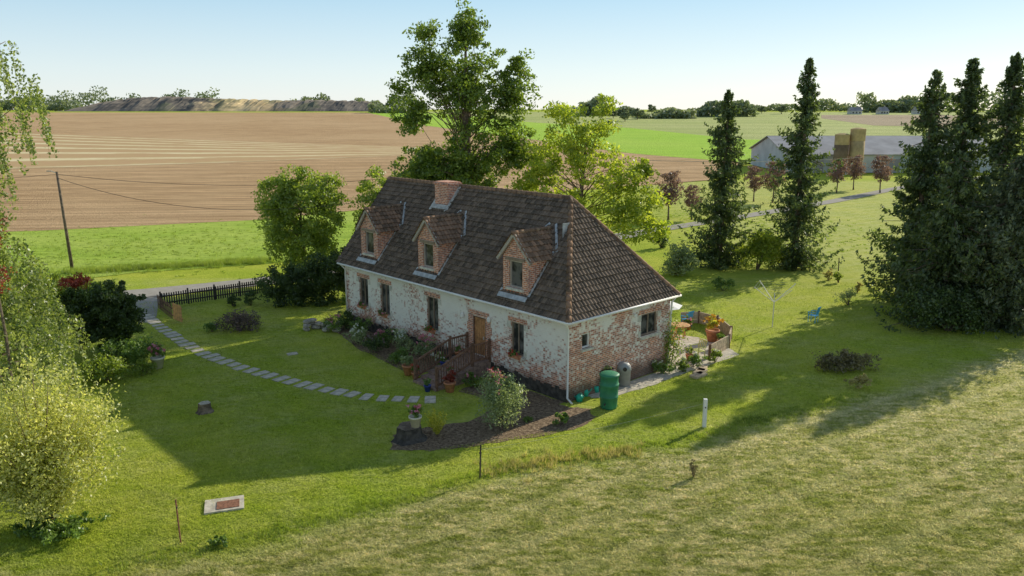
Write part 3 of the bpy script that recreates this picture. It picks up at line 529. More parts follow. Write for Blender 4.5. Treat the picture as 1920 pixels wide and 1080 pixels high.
tree('field_maple','smaller green tree between the rounded tree and the roof','tree',Vector((-9.6,62,0)),[(0,0,5.6,2.6,2.5,3),(1.2,0,7.2,1.5,1.5,1.4),(-.8,0,3.6,2.2,2.2,2)],180,100,.7,.12,LM_lime,(.18,6),nb=30)
tree('young_oak','dark leafy tree close against the cottage gable behind the chimney','tree',Vector((-6.6,59.5,0)),[(0,0,6.0,1.5,1.5,2.6),(.6,0,7.8,.9,.9,1.0)],60,90,.6,.13,LM_oak,(.12,7),nb=20)
hed=thing('clipped_hedge','broad dark evergreen hedge between the picket fence and the cottage','hedge',g(580,572)); 
C,P=lobepts([(-1.8,0,1.3,1.9,1.4,1.5),(0,.4,1.6,2.2,1.6,1.8),(1.6,.8,1.9,1.8,1.6,2.0)],200,130,.5,.3,.8); P=P[P[:,2]>0]; leaves('foliage',P,.085,LM_dark,hed)
sp=[('tall narrow spruce standing left of the other lone spruce behind the lawn',g(1348,500),14.6,3.1,360),('tall narrow spruce right of its twin above the pale shrub',g(1488,503),17.0,3.1,410)]
for i,(l,b_,h,r,nb) in enumerate(sp): conifer(l,b_,h,r,nb,72,.165,LM_spruce,.03,None,i*2,.66)
sp=[('left edge spruce of the dense group at the right',g(1708,562),15.6,3.3),('second tallest spruce in the middle of the dense right group',g(1772,552),16.4,3.0),('rightmost tall spruce of the dense group',g(1846,566),16.6,3.3),('shorter full spruce at the front of the dense right group',g(1765,605),10.6,3.9),('half hidden spruce behind the grey one at the right edge',g(1922,580),14.2,3.4)]
for i,(l,b_,h,r) in enumerate(sp): conifer(l,b_,h,r,400,88,.165,LM_spruce,.0,None,i+5,.62)
conifer('grey blue spruce drooping at the right edge of the picture',g(1875,612),10.4,4.2,420,100,.15,LM_blue,.0,None,9,.5)
bush('elder_bush','wide dark bush filling the foot of the right spruce group','bush',g(1780,620),4.6,1.8,2.6,9000,.10,LM_dark)
pl=None
for i,(x,yb,yt) in enumerate(((1253,412,318),(1297,412,345),(1413,378,310),(1448,380,300),(1568,362,296),(1600,356,290),(1650,362,290))):
    b_=g(x,yb); hgt=(yb-yt)*b_.y/F
    if pl is None:
        pl=tree('plum_tree','','tree',b_,[(0,0,3.5,1.5,1.5,1.9),(.3,0,4.6,.9,.9,.9),(-.3,0,2.7,1.3,1.3,1.1)],70,34,.55,.13,LM_plum,(.09,4),nb=24,group='purple plum trees along the lane'); h0=5.4; o=pl
    else: o=copy_tree(pl)
    s=hgt/h0; o.location=b_; o.scale=(s,s,s); o.rotation_euler.z=i*1.3
    o['label']=['purple leaved plum tree left of the two lone spruces','small purple plum tree touching the left lone spruce','purple plum tree just right of the left lone spruce','purple plum tree just left of the right lone spruce','purple plum tree below the silos','purple plum tree right of the silos','rightmost purple plum tree in front of the barn'][i]
t=thing('weeping_birch','pale weeping birch with trailing strands at the left edge','tree',Vector((-24.3,33,0)))
mb=MB(); mb.tube([(0,0,0),(.2,0,5),(.1,.3,10),(.4,0,15),(.6,0,17)],[.32,.26,.2,.1,.03],9); PP=[]
def rz(z):
    return np.interp(z,[1.5,3,6,8.6,10,12,13,15,17],[5.4,5.6,4.3,2.8,2.8,3.3,4.8,4.9,2.6])
for i in range(2500):
    z=rng.uniform(1.2,17.2); 
    if rng.uniform()>(1.0 if z<7.5 else .36): continue
    az=rng.uniform(0,2*math.pi); r=rz(z)*rng.uniform(.2,1)**.6; ln=rng.uniform(.8,3.0) if z>9 else rng.uniform(.5,1.8)
    ax,ay=r*math.cos(az),r*math.sin(az); m_=int(ln*38); s=rng.uniform(0,1,m_)
    P=np.stack([ax+.25*math.cos(az)*s+rng.normal(size=m_)*.085,ay+.25*math.sin(az)*s+rng.normal(size=m_)*.085,z-s*ln],1); PP.append(P)
    if i%3==0: mb.tube([(ax,ay,z),(ax+.1*math.cos(az),ay+.1*math.sin(az),max(z-ln,.1))],[.010,.004],3,False)
    if i%16==0: zz=max(z-r*.9,1.0); mb.tube([(.2*min(zz/5,1),0,zz),(ax*.45,ay*.45,(z+zz)/2+.5),(ax,ay,z)],[.06,.04,.012],5)
P=np.concatenate(PP); P=P[P[:,2]>.1]; mb.build('trunk',M_bark,t,True); leaves('crown',P,rng.uniform(.05,.10,len(P)),LM_birch,t,.6,(0,0,-.8))
t=thing('red_maple','slender red leaved tree in front of the birch at the left edge','tree',Vector((-20.3,30.8,0))); C,P=lobepts([(-.2,0,8.3,.7,.8,1.3),(.0,0,6.6,.5,.6,.9)],30,34,.4,.3); leaves('crown',P,.06,LM_red,t); MB().tube([(0,0,0),(0,.1,4),(-.1,0,8)],[.08,.06,.02],7).build('trunk',M_bark,t)
t=thing('willow_shrub','large airy yellow green shrub with many stems in the lower left corner','shrub',g(92,985)); mb=MB(); PP=[]
for i in range(220):
    az=rng.uniform(0,6.28); sp_=rng.uniform(.1,1)**.7*2.6; hz=rng.uniform(2.6,5.9)*(1-.32*(sp_/2.7)**2); e=Vector((math.cos(az)*sp_-.15,math.sin(az)*sp_,hz)); p0=Vector((random.uniform(-.15,.15),random.uniform(-.15,.15),0)); mid=Vector((e.x*.42,e.y*.42,hz*.55))
    if i<60: mb.tube([p0,mid,e],[.035,.022,.005],4)
    m_=230; s=rng.beta(2.6,1.3,m_); a=np.array(p0);bm=np.array(mid);c=np.array(e); P=(1-s[:,None])**2*a+2*s[:,None]*(1-s[:,None])*bm+s[:,None]**2*c; P+=rng.normal(size=(m_,3))*np.array([.19,.19,.25]); PP.append(P)
P=np.concatenate(PP); P=P[P[:,2]>.5]; mb.build('stem',M_bark,t); leaves('foliage',P,rng.uniform(.035,.075,len(P)),LM_yel,t,.5)
bush('ground_ivy','patch of dark low plants around the foot of the yellow shrub','ground cover',g(110,1000),2.2,1.1,.5,3500,.06,LM_mid,stem=False)
bush('weed_clump','small green weed clump right of the rusty fence stake','plant',g(415,1025),.5,.4,.3,400,.05,LM_mid,stem=False)
def hedge(label,px,py,lobes,nc,per,mat,ls=.08,name='garden_hedge',cr=.45):
    t=thing(name,label,'hedge',g(px,py)); C,P=lobepts(lobes,nc,per,cr,.3,.8); P=P[P[:,2]>0]; leaves('foliage',P,ls,mat,t); return t
hedge('clipped green hedge beside the lane behind the dark round bush',150,590,[(0,0,1.6,2.4,1.2,1.5),(-2.5,.3,1.5,2.2,1.2,1.4)],130,130,LM_lime)
hedge('dark rounded bush right of the birch by the drive',205,665,[(0,0,1.9,1.7,1.5,2.1),(-1.0,0,2.3,1.7,1.4,1.7),(.5,.6,2.2,1.3,1.3,1.9)],300,130,LM_dark,.075,'yew_bush',.32)
bush('barberry_bush','low red leaved bush on top of the dark hedge by the drive','bush',g(150,655),1.1,.8,3.2,1100,.07,LM_red,stem=True,lobes=[(.2,-.3,3.9,1.0,.7,.3)])
bush('garden_shrub','broad green shrub under the dark rounded bush','shrub',g(240,690),1.5,1.0,1.6,4200,.07,LM_mid)
bush('garden_shrub','dim green shrub left of the pink potted geranium','shrub',g(205,715),1.6,.9,1.3,3600,.07,LM_lime)
bush('garden_shrub','yellowish shrub at the end of the left border','shrub',g(268,704),.8,.6,.8,1500,.06,LM_lime)
bush('lavender_clump','wide clump of faded purple lavender on the lawn','plant',g(450,620),1.9,1.1,1.1,3200,.06,LM_purp)
bush('garden_shrub','small green shrub left of the lavender clump','shrub',g(398,622),.6,.5,.6,700,.06,LM_mid)
for i,(x,y,r,h,l) in enumerate(((437,575,.55,.9,'dark little bush in front of the picket fence'),(470,572,.7,1.1,'bushier little shrub in front of the right half of the picket fence'),(606,574,.6,.5,'low dark mound plant at the foot of the big hedge'),(655,575,.7,.8,'grey green bush at the far cottage corner'))): bush('garden_shrub',l,'shrub',g(x,y),r,r*.8,h,800,.06,LM_dark if i!=3 else LM_mid)
bush('hazel_shrub','bright green leafy shrub between the two lone spruces','shrub',g(1418,505),2.6,1.6,3.0,7500,.10,LM_walnut)
bush('ornamental_grass','grey green feathery bush left of the lone spruces','bush',g(1268,515),1.7,1.4,2.6,3200,.11,LM_pale)
bush('garden_shrub','small green shrub behind the clothes dryer','shrub',g(1357,545),1.2,.8,1.0,1100,.08,LM_mid)
bush('garden_shrub','low dark clipped shrub right of the cottage roof beside the lane','shrub',g(1240,465),1.0,.8,1.6,1100,.1,LM_dark)
for i,(x,y,r,h,m_,l) in enumerate(((1590,572,1.2,1.2,LM_pale,'pale dry bush on the lawn near the right spruces'),(1553,525,.5,.9,LM_dryst,'thin brown plant at the far lawn'),(1572,530,.5,1.1,LM_lime,'slender green sapling at the far lawn'),(1607,548,.4,.9,LM_dryst,'small dry tuft by the sapling'))): bush('lawn_plant',l,'plant',g(x,y),r,r*.7,h,700,.06,m_)
bush('heather_mound','wide dark brown heather mound on the shaded lawn','plant',g(1600,695),2.1,.9,1.0,4000,.07,LM_heath); bush('dry_grass_clump','tall straw coloured grass clump left of the heather mound','plant',g(1608,728),1.0,.35,.7,1200,.05,LM_dryst,stem=False)
bush('dead_thistle','thin brown thistle standing in the mown meadow','plant',g(1300,895),.2,.18,.7,100,.03,LM_heath)
fb=[(-1.5,17.6,.9,1.0,LM_mid,LM_pink,12,'leafy plant with pink blooms at the far end of the front bed'),(-.9,15.6,.7,1.2,LM_mid,None,0,'green shrub under the leftmost window'),(-1.9,14.6,.8,.8,LM_pale,LM_whitef,14,'pale plant with white blooms in the front bed'),(-.8,13.2,.7,1.1,LM_mid,LM_pink,16,'plant with pink blooms under the second window'),(-2.0,12.4,.8,.9,LM_dark,LM_purp,10,'dark low plant at the lawn edge of the front bed'),(-.9,11.3,.8,1.3,LM_pale,LM_whitef,22,'tall white flowering shrub in the middle of the front bed'),(-1.0,9.6,.8,1.4,LM_pale,LM_pink,26,'tall pink aster bush left of the steps'),(-2.1,10.2,.7,.7,LM_mid,None,0,'low green perennial in the shady front bed'),(-1.1,8.0,.5,.9,LM_mid,LM_whitef,10,'small white flowered plant against the left railing'),(-.8,17.6,.6,1.4,LM_dark,None,0,'dark upright shrub beside the far downpipe')]
for x,y,r,h,m_,fl,nf,l in fb: bush('garden_perennial',l,'plant',hw(x,y),r,r,h,1300,.055,m_,fl,nf,.06)
bush('garden_perennial','low red tinged plants beneath the window right of the steps','plant',hw(-.8,3.8),.8,.6,.7,700,.05,LM_mid,LM_redf,6,.05)
bush('garden_perennial','leafy plant filling the gap beside the right railing','plant',hw(-1.8,4.6),.6,.5,.8,900,.055,LM_mid,LM_pink,6,.05)
bush('butterfly_bush','large pale shrub with fading pink flowers right of the steps','shrub',g(940,803),1.15,1.05,2.6,9500,.05,LM_pale,LM_pink,30,.04)
bush('garden_perennial','leafy green plant in the mulch near the cottage corner','plant',g(1050,795),.5,.4,.6,420,.07,LM_mid); bush('garden_perennial','little low sprout in the mulch left of the corner plant','plant',g(990,790),.2,.2,.2,80,.04,LM_mid)
t=thing('golden_shrub','small bright yellow upright shrub beside the flower stump','shrub',g(820,815)); PP=[]
for k in range(34):
    a=random.uniform(0,6.28); r=random.uniform(.1,.5); h=random.uniform(.6,1.25)*(1-r*.3); s=rng.uniform(.1,1,30); PP.append(np.stack([math.cos(a)*r*s,math.sin(a)*r*s,h*s],1)+rng.normal(size=(30,3))*.03)
leaves('foliage',np.concatenate(PP),.05,LM_gold,t,.5,(0,0,1)); 
for x,y,r,l in ((1245,700,.75,'rounded green shrub in front of the patio edge'),(1300,688,.7,'low leafy shrub below the patio boards'),(1280,698,.4,'small flowering plant between the patio shrubs'),(1340,680,.5,'little shrub at the right foot of the patio boards')): bush('garden_shrub',l,'shrub',g(x,y),r,r*.7,.75,1200,.05,LM_mid if r>.5 else LM_lime,LM_whitef,8,.04)
t=thing('climbing_vine','brownish vine climbing the cottage corner beside the patio','climber',hw(7.45,-.25)); PP=rng.normal(size=(1100,3))*np.array([.3,.16,.7])+np.array([0,0,1.3]); PP=PP[PP[:,2]>.05]; leaves('foliage',PP,.06,LM_oak,t); mb=MB(); mb.tube([(0,0,0),(.1,0,1),(-.05,0,2.3)],[.03,.02,.01],5); mb.build('stem',M_bark,t)
def pot(label,b,s,pm,lm,fl,nf,ph=.35,fh=.4):
    t=thing('potted_plant',label,'potted plant',b); MB().lathe((0,0,0),[(.13*s,0),(.19*s,ph*s*.85),(.21*s,ph*s*.86),(.21*s,ph*s),(.18*s,ph*s),(.17*s,ph*s*.9)],14).build('pot',pm,t,True)
    C,P=lobepts([(0,0,ph*s+fh*s*.45,.24*s,.24*s,fh*s*.5)],14,22,.09*s,.2); leaves('foliage',P,.05*s,lm,t)
    if nf: C,P=lobepts([(0,0,ph*s+fh*s*.65,.26*s,.26*s,fh*s*.45)],nf,5,.05*s,.4); leaves('flower',P,.045*s,fl,t,.85)
for a in (('pink geranium in a pale pot at the left border',g(297,690),1.7,M_creamp,LM_mid,LM_pink,26),('pink flowers in a pale pot on top of the mossy stump',g(779,800,.55),1.3,M_creamp,LM_mid,LM_pink,22),('green plant in a large terracotta pot left of the steps',hw(-3.0,8.1),1.5,M_terra,LM_pale,None,0),('red flowers in a small terracotta pot at the foot of the left railing',hw(-3.1,7.35),1.0,M_terra,LM_mid,LM_redf,10),('blue glazed pot at the bottom step',hw(-3.75,5.5),.9,M_bluep,LM_mid,None,0),('terracotta pot with red leaves at the foot of the right railing',hw(-3.0,4.75),1.4,M_terra,LM_red,None,0),('small pink flower pot on the top landing',hw(-.9,6.75,.82),.8,M_terra,LM_mid,LM_pink,8),('small blue pot on the middle step',hw(-1.9,6.7,.546),.7,M_bluep,LM_mid,LM_whitef,6),('small terracotta pot on the right side of the third step',hw(-2.35,5.5,.409),.7,M_terra,LM_mid,LM_redf,6),('yellow flowering tub on the patio',g(1335,640),2.0,M_terra,LM_gold,LM_orange,20),('little green pot by the far edge of the patio',g(1290,618),1.1,M_terra,LM_mid,LM_pink,6),('small terracotta pot in front of the lime green armchair',g(1292,676),1.0,M_terra,LM_lime,LM_whitef,8),('leafy pot inside the right end of the patio boards',g(1352,652),1.3,M_terra,LM_mid,None,0)): pot(*a)
for (c,w,a,b_),l in zip(WF,('red geranium box under the window right of the door','red and yellow flower box under the window left of the door','trailing pink flower box under the second window from the left','pink flower box under the leftmost window')):
    t=thing('window_box',l,'flower box',hw(-.17,c,a-.02),HR); mb=MB(); mb.box((0,0,.0),(.2,.75,.17)); mb.build('planter',M_terra,t)
    C,P=lobepts([(-.05,0,.12,.18,.42,.2)],16,22,.1,.2); leaves('foliage',P,.045,LM_mid,t); C,P=lobepts([(-.08,0,.16,.2,.42,.2)],16,5,.05,.4); leaves('flower',P,.045,LM_redf if c<12 else LM_pink,t,.85)
def stump(label,b,r,h):
    t=thing('tree_stump',label,'stump',b); mb=MB(); n=14; prof=[(1.5,0),(1.12,.25),(1,.6),(.97,1)]
    for q,z in prof:
        for j in range(n): a=2*math.pi*j/n; rr_=r*q*(1+.1*math.sin(j*2.6)+.07*math.sin(j*5.1)*q); mb.v.append((rr_*math.cos(a),rr_*math.sin(a),h*z))
    for k in range(3):
        for j in range(n): a=k*n+j;b2=k*n+(j+1)%n; mb.f.append((a,b2,b2+n,a+n)); mb.uv.append(None)
    mb.build('bark',M_bark if r<.4 else M_plinth,t); tp=MB(); tp.quad(*[mb.v[3*n+j] for j in range(n)]); tp.build('cut_face',M_stumpw if r<.4 else M_bark,t)
stump('small weathered grey stump alone on the shaded lawn',g(385,772),.26,.42); stump('wide low mossy stump carrying the pink flower pot',g(768,822),.5,.55)
t=thing('manhole_cover','square concrete slab with a rusty brown lid on the sunny lawn','manhole',g(421,948),.32); MB().box((0,0,.03),(1.25,.95,.07)).build('slab',M_conc,t); MB().box((.12,-.08,.07),(.72,.55,.03)).build('lid',M_rust,t)
for k in range(16):
    mb=MB(); r=random.uniform(.18,.36); mb.lathe((0,0,0),[(r*.7,0),(r,.08),(r*.95,.17),(r*.5,.24)],7); o=mb.build('rubble_stone',M_step); p=g(605,618); lay=k//7; o.location=(p.x+(k%7-3)*.33+random.uniform(-.1,.1),p.y+random.uniform(-.5,.5),lay*.2); o.rotation_euler=(random.uniform(-.1,.1),random.uniform(-.1,.1),random.uniform(0,6)); o.scale=(1.2,.8,1); tag(o,'rough grey field stone in the low heap at the far cottage corner','stone','stones of the heap at the cottage corner')
# ---------------- picket fence
A,B=g(303,577),g(497,549); t=thing('picket_fence','long dark picket fence between the lane and the lawn','fence',A,math.atan2((B-A).y,(B-A).x)); Lf=(B-A).length; n=46
mb=MB(); mb.beam((0,0,.3),(Lf,0,.3),.04,.08); mb.build('rail',M_black,t); mb=MB(); mb.beam((0,0,.75),(Lf,0,.75),.04,.08); mb.build('rail',M_black,t)
pk=MB(); pk.beam((0,-.035,.05),(0,-.035,.98),.025,.085,(1,0,0)); p0=pk.build('picket',M_black,t)
for k in range(n):
    o=p0 if k==0 else p0.copy()
    if k: COL.objects.link(o)
    o.parent=t; o.location=((k+.5)*Lf/n,0,random.uniform(-.02,.02))
for k in range(5): mb=MB(); mb.beam((k*Lf/4,.05,0),(k*Lf/4,.05,1.1),.09,.09,(1,0,0)); mb.build('post',M_black,t)
A2,B2=g(297,577),g(325,600); t=thing('picket_fence','short dark picket fence end beside the drive','fence',A2,math.atan2((B2-A2).y,(B2-A2).x)); Lf=(B2-A2).length
for z in (.3,.75): mb=MB(); mb.beam((0,0,z),(Lf,0,z),.04,.08); mb.build('rail',M_dwood,t)
for k in range(14): mb=MB(); x=(k+.5)*Lf/14; mb.beam((x,-.035,.03),(x,-.035,.95),.025,.085,(1,0,0)); mb.build('picket',M_dwood,t)
t=thing('garden_gate','low orange brown wooden gate panel standing open by the path','gate',g(334,604),math.atan2((B2-A2).y,(B2-A2).x)+.2)
for k in range(6): mb=MB(); mb.beam((-.5+k*.2,0,.1),(-.5+k*.2,0,1.15),.03,.17,(1,0,0)); mb.build('board',M_twood,t)
for z in (.3,.95): mb=MB(); mb.beam((-.6,.04,z),(.6,.04,z),.04,.1); mb.build('rail',M_twood,t)
# ---------------- poles & posts
pb=g(136,507); t=thing('utility_pole','leaning wooden utility pole beside the field at the left','utility pole',pb); TP=Vector((-.3,0,8.1)); MB().tube([(0,0,0),tuple(TP)],[.14,.09],9).build('pole',M_bark,t,True)
mb=MB(); mb.tube([tuple(TP-Vector((0,0,.1))),tuple(TP+Vector((-.5,0,.05)))],[.035,.03],6); mb.build('lamp_arm',M_metal,t); MB().beam(tuple(TP+Vector((-.8,0,.05))),tuple(TP+Vector((-.4,0,.05))),.12,.07).build('lamp_head',M_wframe,t)
def wire(label,a,b,sag,r=.018,mat=None,nm='overhead_wire',cat='wire'):
    a=Vector(a);b=Vector(b); pts=[a.lerp(b,k/20)-Vector((0,0,sag*4*(k/20)*(1-k/20))) for k in range(21)]; return tag(MB().tube(pts,r,4).build(nm,mat or M_black),label,cat)
TW=pb+TP
wire('overhead cable running from the pole top to the oak',TW-Vector((0,0,.2)),(-4,61,8.5),1.0); wire('lower overhead cable sagging from the pole to the cottage gable',TW-Vector((0,0,.5)),hw(3.75,19.1,7.6),1.6); wire('overhead cable leaving the pole to the left',TW-Vector((0,0,.2)),(-75,58,8),.8); wire('upper cable crossing in front of the barn',(5,60,9.5),(75,125,9),1.6,.022,M_wframe)
def stake(label,b,h,r,mat,sq=False,knob=None):
    t=thing('fence_post',label,'fence post',b); mb=MB()
    if sq: mb.box((0,0,h/2),(r*2,r*2,h))
    else: mb.tube([(0,0,0),(random.uniform(-.04,.04),0,h)],r,7)
    mb.build('post',mat,t)
    for z in (knob or []): MB().box((0,-r-.01,z),(.04,.05,.05)).build('insulator',M_black,t)
    return b+Vector((0,0,h*.85))
a1=stake('thin dark iron fence stake at the lawn edge in the centre',g(900,897),1.3,.03,M_black,knob=[1.0,.6]); a2=stake('short white plastic fence post right of the cottage',g(1320,801),1.25,.075,M_white,True,[.9]); a3=stake('rusty iron fence stake in the lower left lawn',g(339,1018),1.45,.026,M_rust,knob=[1.2]); stake('slim far fence stake near the sapling on the lawn',g(1572,508),1.1,.04,M_black)
wire('thin pale fence strand between the iron stake and the white post',a1,a2,.12,.003,M_lime,'fence_strand','wire'); 
b=g(1448,613); t=thing('rotary_dryer','white rotary clothes dryer with raised arms on the lawn','clothes dryer',b); MB().tube([(0,0,0),(0,0,2.1)],.03,8).build('post',M_metal,t)
tips=[]
for k in range(4):
    a=k*math.pi/2+.35; e=(1.5*math.cos(a),1.5*math.sin(a),2.6); tips.append(Vector(e)); mb=MB(); mb.tube([(0,0,1.55),e],.02,6); mb.build('arm',M_white,t)
mb=MB()
for q in (.45,.6,.75,.9,1):
    for k in range(4): c=Vector((0,0,1.55)); mb.tube([c.lerp(tips[k],q),c.lerp(tips[(k+1)%4],q)],.004,3)
mb.build('line',M_lime,t)
def chair(label,b,rot,mat,cat='chair',w=.5):
    t=thing('garden_chair',label,cat,b,rot); mb=MB()
    for k in range(5): mb.box((-.2+.1*k,0,.45),(.085,w-.04,.025))
    mb.build('seat',mat,t); mb=MB()
    for k in range(5): y=-w/2+.06+k*(w-.12)/4; mb.beam((-.22,y,.5),(-.34,y,1.0),.05,.02,(1,0,0))
    mb.beam((-.34,-w/2,.98),(-.34,w/2,.98),.03,.07); mb.build('backrest',mat,t)
    for sx in (-.22,.22):
        for sy in (-w/2+.03,w/2-.03): mb=MB(); mb.beam((sx,sy,0),(sx,sy,.45),.035,.035,(1,0,0)); mb.build('leg',mat,t)
    for sy in (-w/2,w/2): mb=MB(); mb.beam((-.28,sy,.68),(.25,sy,.68),.05,.03); mb.beam((.22,sy,.4),(.22,sy,.68),.035,.035,(1,0,0)); mb.build('armrest',mat,t)
chair('small bright blue folding chair alone on the lawn',g(1524,604),2.4,M_bluem); chair('lime green wooden armchair on the patio',g(1308,672),3.6,M_yellowp,w=.65); chair('light blue garden chair beside the patio table',g(1287,612),2.2,M_bluem); chair('orange brown wooden chair at the table near the cottage wall',g(1262,650),.8,M_twood); 
t=thing('patio_table','round orange brown wooden table on the patio','table',g(1274,632)); MB().lathe((0,0,.72),[(.0,0),(.55,0),(.58,.02),(.55,.05),(0,.05)],22).build('tabletop',M_twood,t)
for k in range(4): a=k*1.57+.4; mb=MB(); mb.beam((.4*math.cos(a),.4*math.sin(a),0),(.25*math.cos(a),.25*math.sin(a),.72),.06,.06); mb.build('leg',M_twood,t)
wp=[g(1276,607),g(1310,606),g(1345,615),g(1370,636),g(1366,652),g(1330,672)]
t=thing('patio_screen','low curved wall of weathered wooden boards around the patio','low wall',wp[0])
for a,b in zip(wp,wp[1:]):
    mb=MB()
    for z in (.13,.38,.62)[:2 if b.y<40.5 else 3]: mb.beam(a-wp[0]+Vector((0,0,z)),b-wp[0]+Vector((0,0,z)),.07,.23)
    mb.build('board',M_pwood,t); mb=MB(); mb.beam(b-wp[0],b-wp[0]+Vector((0,0,.8)),.12,.12,(1,0,0)); mb.build('post',M_dwood,t)
t=thing('parasol','white garden parasol showing past the cottage roof corner','parasol',hw(9.6,2.2)); MB().tube([(0,0,0),(0,0,2.8)],.03,8).build('pole',M_metal,t); mb=MB(); mb.lathe((0,0,2.55),[(1.25,0),(.8,.14),(.4,.25),(.03,.33)],8); mb.build('canopy',M_white,t)
for k in range(3): mb=MB(); mb.box((0,0,.06+.0*k),(.9,.45,.12)); o=mb.build('sleeper_step',M_pwood); o.location=hw(7.5+.5*k,-1.9+.25*k); o.rotation_euler.z=HR+.2*k; tag(o,['pale timber step nearest the grey bin','middle pale timber step up to the patio','upper pale timber step against the patio'][k],'step')
b=g(1141,764); t=thing('water_butt','tall green plastic water butt at the cottage corner','water butt',b); MB().lathe((0,0,0),[(.36,0),(.38,.1),(.40,.5),(.42,.52),(.42,.58),(.40,.6),(.42,1.05),(.44,1.07),(.44,1.14),(.41,1.16),(.40,1.45),(.42,1.47),(.42,1.52)],24).build('barrel',M_greenp,t,True); MB().lathe((0,0,1.52),[(.45,0),(.45,.05),(.37,.1),(.1,.13)],24).build('lid',M_greenp,t,True); MB().tube([(-.2,-.34,.3),(-.25,-.5,.28)],.03,6).build('tap',M_black,t)
t=thing('compost_bin','grey domed plastic bin behind the green water butt','bin',g(1169,722)); MB().lathe((0,0,0),[(.32,0),(.33,.75),(.36,.78),(.34,.95),(.22,1.12),(.05,1.17)],20).build('barrel',M_grayp,t,True); MB().tube([(0,-.3,.9),(0,-.36,.9)],.1,10).build('hatch',M_black,t)
t=thing('plant_tub','dark tub of flowers behind the water butt','tub',g(1135,730)); MB().lathe((0,0,0),[(.35,0),(.42,.9),(.45,.92),(.45,1.0),(.38,1.0)],18).build('tub',M_black,t,True); C,P=lobepts([(0,0,1.1,.35,.35,.15)],14,20,.1,.2); leaves('foliage',P,.05,LM_pale,t)
def can(label,b,rot):
    t=thing('watering_can',label,'watering can',b,rot); MB().lathe((0,0,0),[(.15,0),(.16,.2),(.13,.3),(.06,.31)],14).build('body',M_teal,t,True); MB().tube([(.12,0,.08),(.35,0,.32)],[.03,.02],6).build('spout',M_teal,t); MB().tube([(-.13,0,.1),(-.24,0,.25),(-.08,0,.42),(.05,0,.32)],.018,6).build('handle',M_teal,t)
can('teal watering can against the brick wall',g(1097,742),.3); can('teal watering can between the wall and the water butt',g(1117,735),1.2); can('teal watering can at the foot of the water butt',g(1086,752),2.6)
# ---------------- farm, far things
t=thing('farm_barn','long low grey roofed barn in the distance at the right','barn',(57,168,Hh(168))); mb=MB(); x1,y1,e,r=46,25,3.7,6.9
mb.quad((0,0,0),(x1,0,0),(x1,0,e),(0,0,e)); mb.quad((0,y1,0),(x1,y1,0),(x1,y1,e),(0,y1,e)); 
for x in (0,x1): mb.quad((x,0,0),(x,0,e),(x,y1/2,r),(x,y1,e),(x,y1,0))
mb.build('wall',M_grwall,t); mb=MB(); k=(r-e)/(y1/2)
for s in (-1,1): mb.beam((-.5,y1/2+s*(y1/4+.3),(e+r)/2+.12),(x1+.5,y1/2+s*(y1/4+.3),(e+r)/2+.12),math.hypot(y1/2+.8,r-e),.12,(0,s*k,1))
mb.build('roof',M_grroof,t)
for i in range(5): mb=MB(); mb.box((6+i*8,-.06,1.5),(3.4,.08,2.6)); mb.build('door',M_hroof,t)
for i,(x,r_,h,l) in enumerate(((66.6,1.4,8.2,'shorter dark banded feed silo in front of the barn'),(69.7,1.45,9.3,'taller tan feed silo in front of the barn'))):
    t=thing('feed_silo',l,'silo',(x,164,Hh(164))); MB().lathe((0,0,0),[(r_*.5,.8),(r_,2.2),(r_,h*.72)],20).build('lower_shell',M_silod if i==0 else M_silo,t,True); MB().lathe((0,0,0),[(r_+.02,h*.72),(r_+.02,h-.25),(r_*.4,h),(.2,h)],20).build('upper_shell',M_silo,t)
    for k in range(4): a=k*1.57+.7; mb=MB(); mb.beam((r_*math.cos(a),r_*math.sin(a),0),(r_*math.cos(a),r_*math.sin(a),2.8),.2,.2,(1,0,0)); mb.build('leg',M_metal,t)
for i,(x,y,w_,l) in enumerate(((1575,212,20,'small far farmhouse with a pale wall on the skyline'),(1625,213,16,'middle far farmhouse with a grey roof on the skyline'),(1690,216,18,'rightmost far house beyond the barn'),(1063,211,30,'grey roofed far farmhouse seen between the oak and the walnut'))):
    d=650; X=(x-960)/F*d*1.02; t=thing('far_house',l,'house',(X,d,Hh(d))); w_=w_*d/F; h=2.6; mb=MB(); mb.box((0,0,h/2),(w_,8,h)); mb.build('wall',M_hwall,t); mb=MB(); mb.v=[(-w_/2-.3,-4.3,h),(w_/2+.3,-4.3,h),(w_/2+.3,4.3,h),(-w_/2-.3,4.3,h),(-w_/2,0,h+3),(w_/2,0,h+3)]; mb.f=[(0,1,5,4),(2,3,4,5),(0,4,3),(1,2,5)]; mb.uv=[None]*4; mb.build('roof',M_hroof,t); MB().box((w_*.2,0,h+3),(1,1,2)).build('chimney',M_hroof,t)
    for k in range(3): mb=MB(); mb.box((-w_*.3+k*w_*.3,-4.03,1.4),(1.2,.08,1.3)); mb.build('window',M_glass,t)
prof=[(150,207),(200,192),(262,183),(330,181),(380,183),(430,185),(480,186),(540,188),(600,187),(650,188),(690,189),(712,196),(735,208)]
D=820; mb=MB(); nu=200; nv=16; rg=random.Random(3)
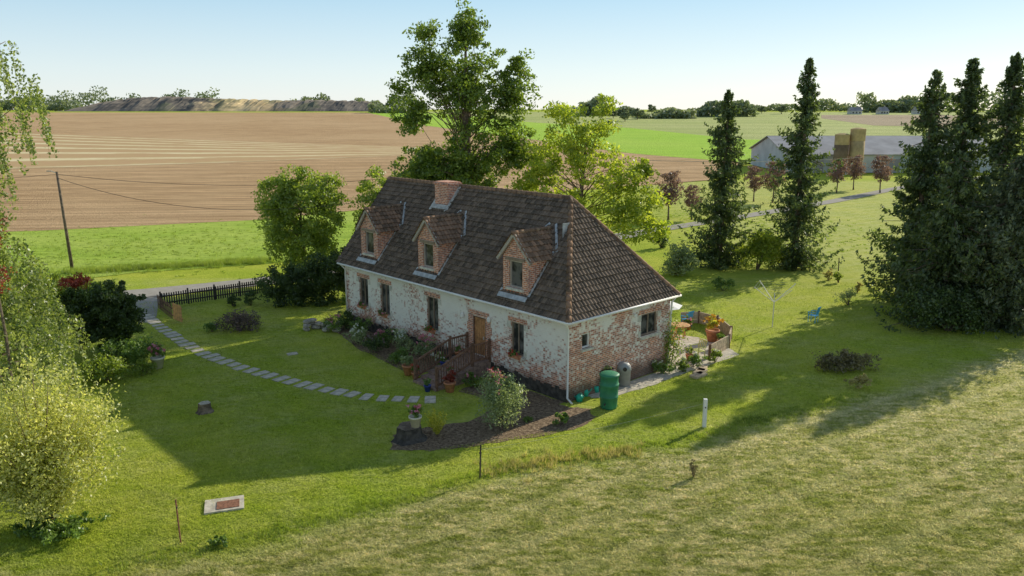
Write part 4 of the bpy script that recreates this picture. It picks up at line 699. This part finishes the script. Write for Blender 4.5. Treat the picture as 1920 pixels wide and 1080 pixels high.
for j in range(nv+1):
    for i in range(nu+1):
        x=150+(735-150)*i/nu; yy=np.interp(x,[p[0] for p in prof],[p[1] for p in prof]); top=CH+(205-yy)*D/F-Hh(D)+.5*math.sin(i*.9)+.4*math.sin(i*2.3); q=j/nv; f=min(1,q/.45)**.8 if q<.45 else 1-max(0,(q-.6)/.4)**2
        gl=1+.10*math.sin(i*.55+j*.7)*math.sin(i*.21)*(q<.4); mb.v.append(((x-960)/F*D+rg.uniform(-1,1),D-40+100*q+3*math.sin(i*.35),Hh(D)-1+max(0,top*f*gl)+rg.uniform(-.2,.2)))
for j in range(nv):
    for i in range(nu): a=j*(nu+1)+i; mb.f.append((a,a+1,a+nu+2,a+nu+1)); mb.uv.append(None)
o=mb.build('spoil_hill',M_spoil); o['kind']='structure'
PP=[]
for x0,x1,d,h,n in ((-150,170,850,13,2600),(100,420,1000,26,2200),(560,800,950,19,2200),(700,800,700,7,700),(1085,1190,620,16,1500),(1190,1290,560,8,900),(1290,1400,600,11,900),(1390,1500,900,7,500),(1500,1580,800,12,600),(1600,1720,720,18,1700),(1700,2050,760,20,1800)):
    x=rng.uniform(x0,x1,n*2); n=n*2; X=(x-960)/F*d; hv=h*(.62+.38*np.sin(X*.09)*np.sin(X*.043+1)+.15*np.sin(X*.31)); PP.append(np.stack([X,d+rng.uniform(-15,15,n),Hh(d)+rng.uniform(0,1,n)**.7*hv],1))
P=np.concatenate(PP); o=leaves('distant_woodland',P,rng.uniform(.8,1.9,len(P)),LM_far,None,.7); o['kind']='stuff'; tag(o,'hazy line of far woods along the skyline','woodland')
fb0=None
for i,(x,y,w_) in enumerate(((1120,213,26),(1150,222,20),(1172,228,22),(1195,224,24),(1222,214,20),(1322,214,22),(1428,213,16),(1465,214,24),(1142,240,18))):
    b_=g(x,y); 
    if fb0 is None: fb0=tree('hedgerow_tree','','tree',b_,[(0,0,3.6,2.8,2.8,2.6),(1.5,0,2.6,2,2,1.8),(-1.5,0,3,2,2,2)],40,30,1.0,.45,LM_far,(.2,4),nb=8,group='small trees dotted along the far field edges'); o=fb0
    else: o=copy_tree(fb0)
    o['label']='small round hazy tree among the far field boundaries'; s=w_*b_.y/F/6.5; o.location=b_; o.scale=(s,s,s*random.uniform(.7,1.1)); o.rotation_euler.z=i
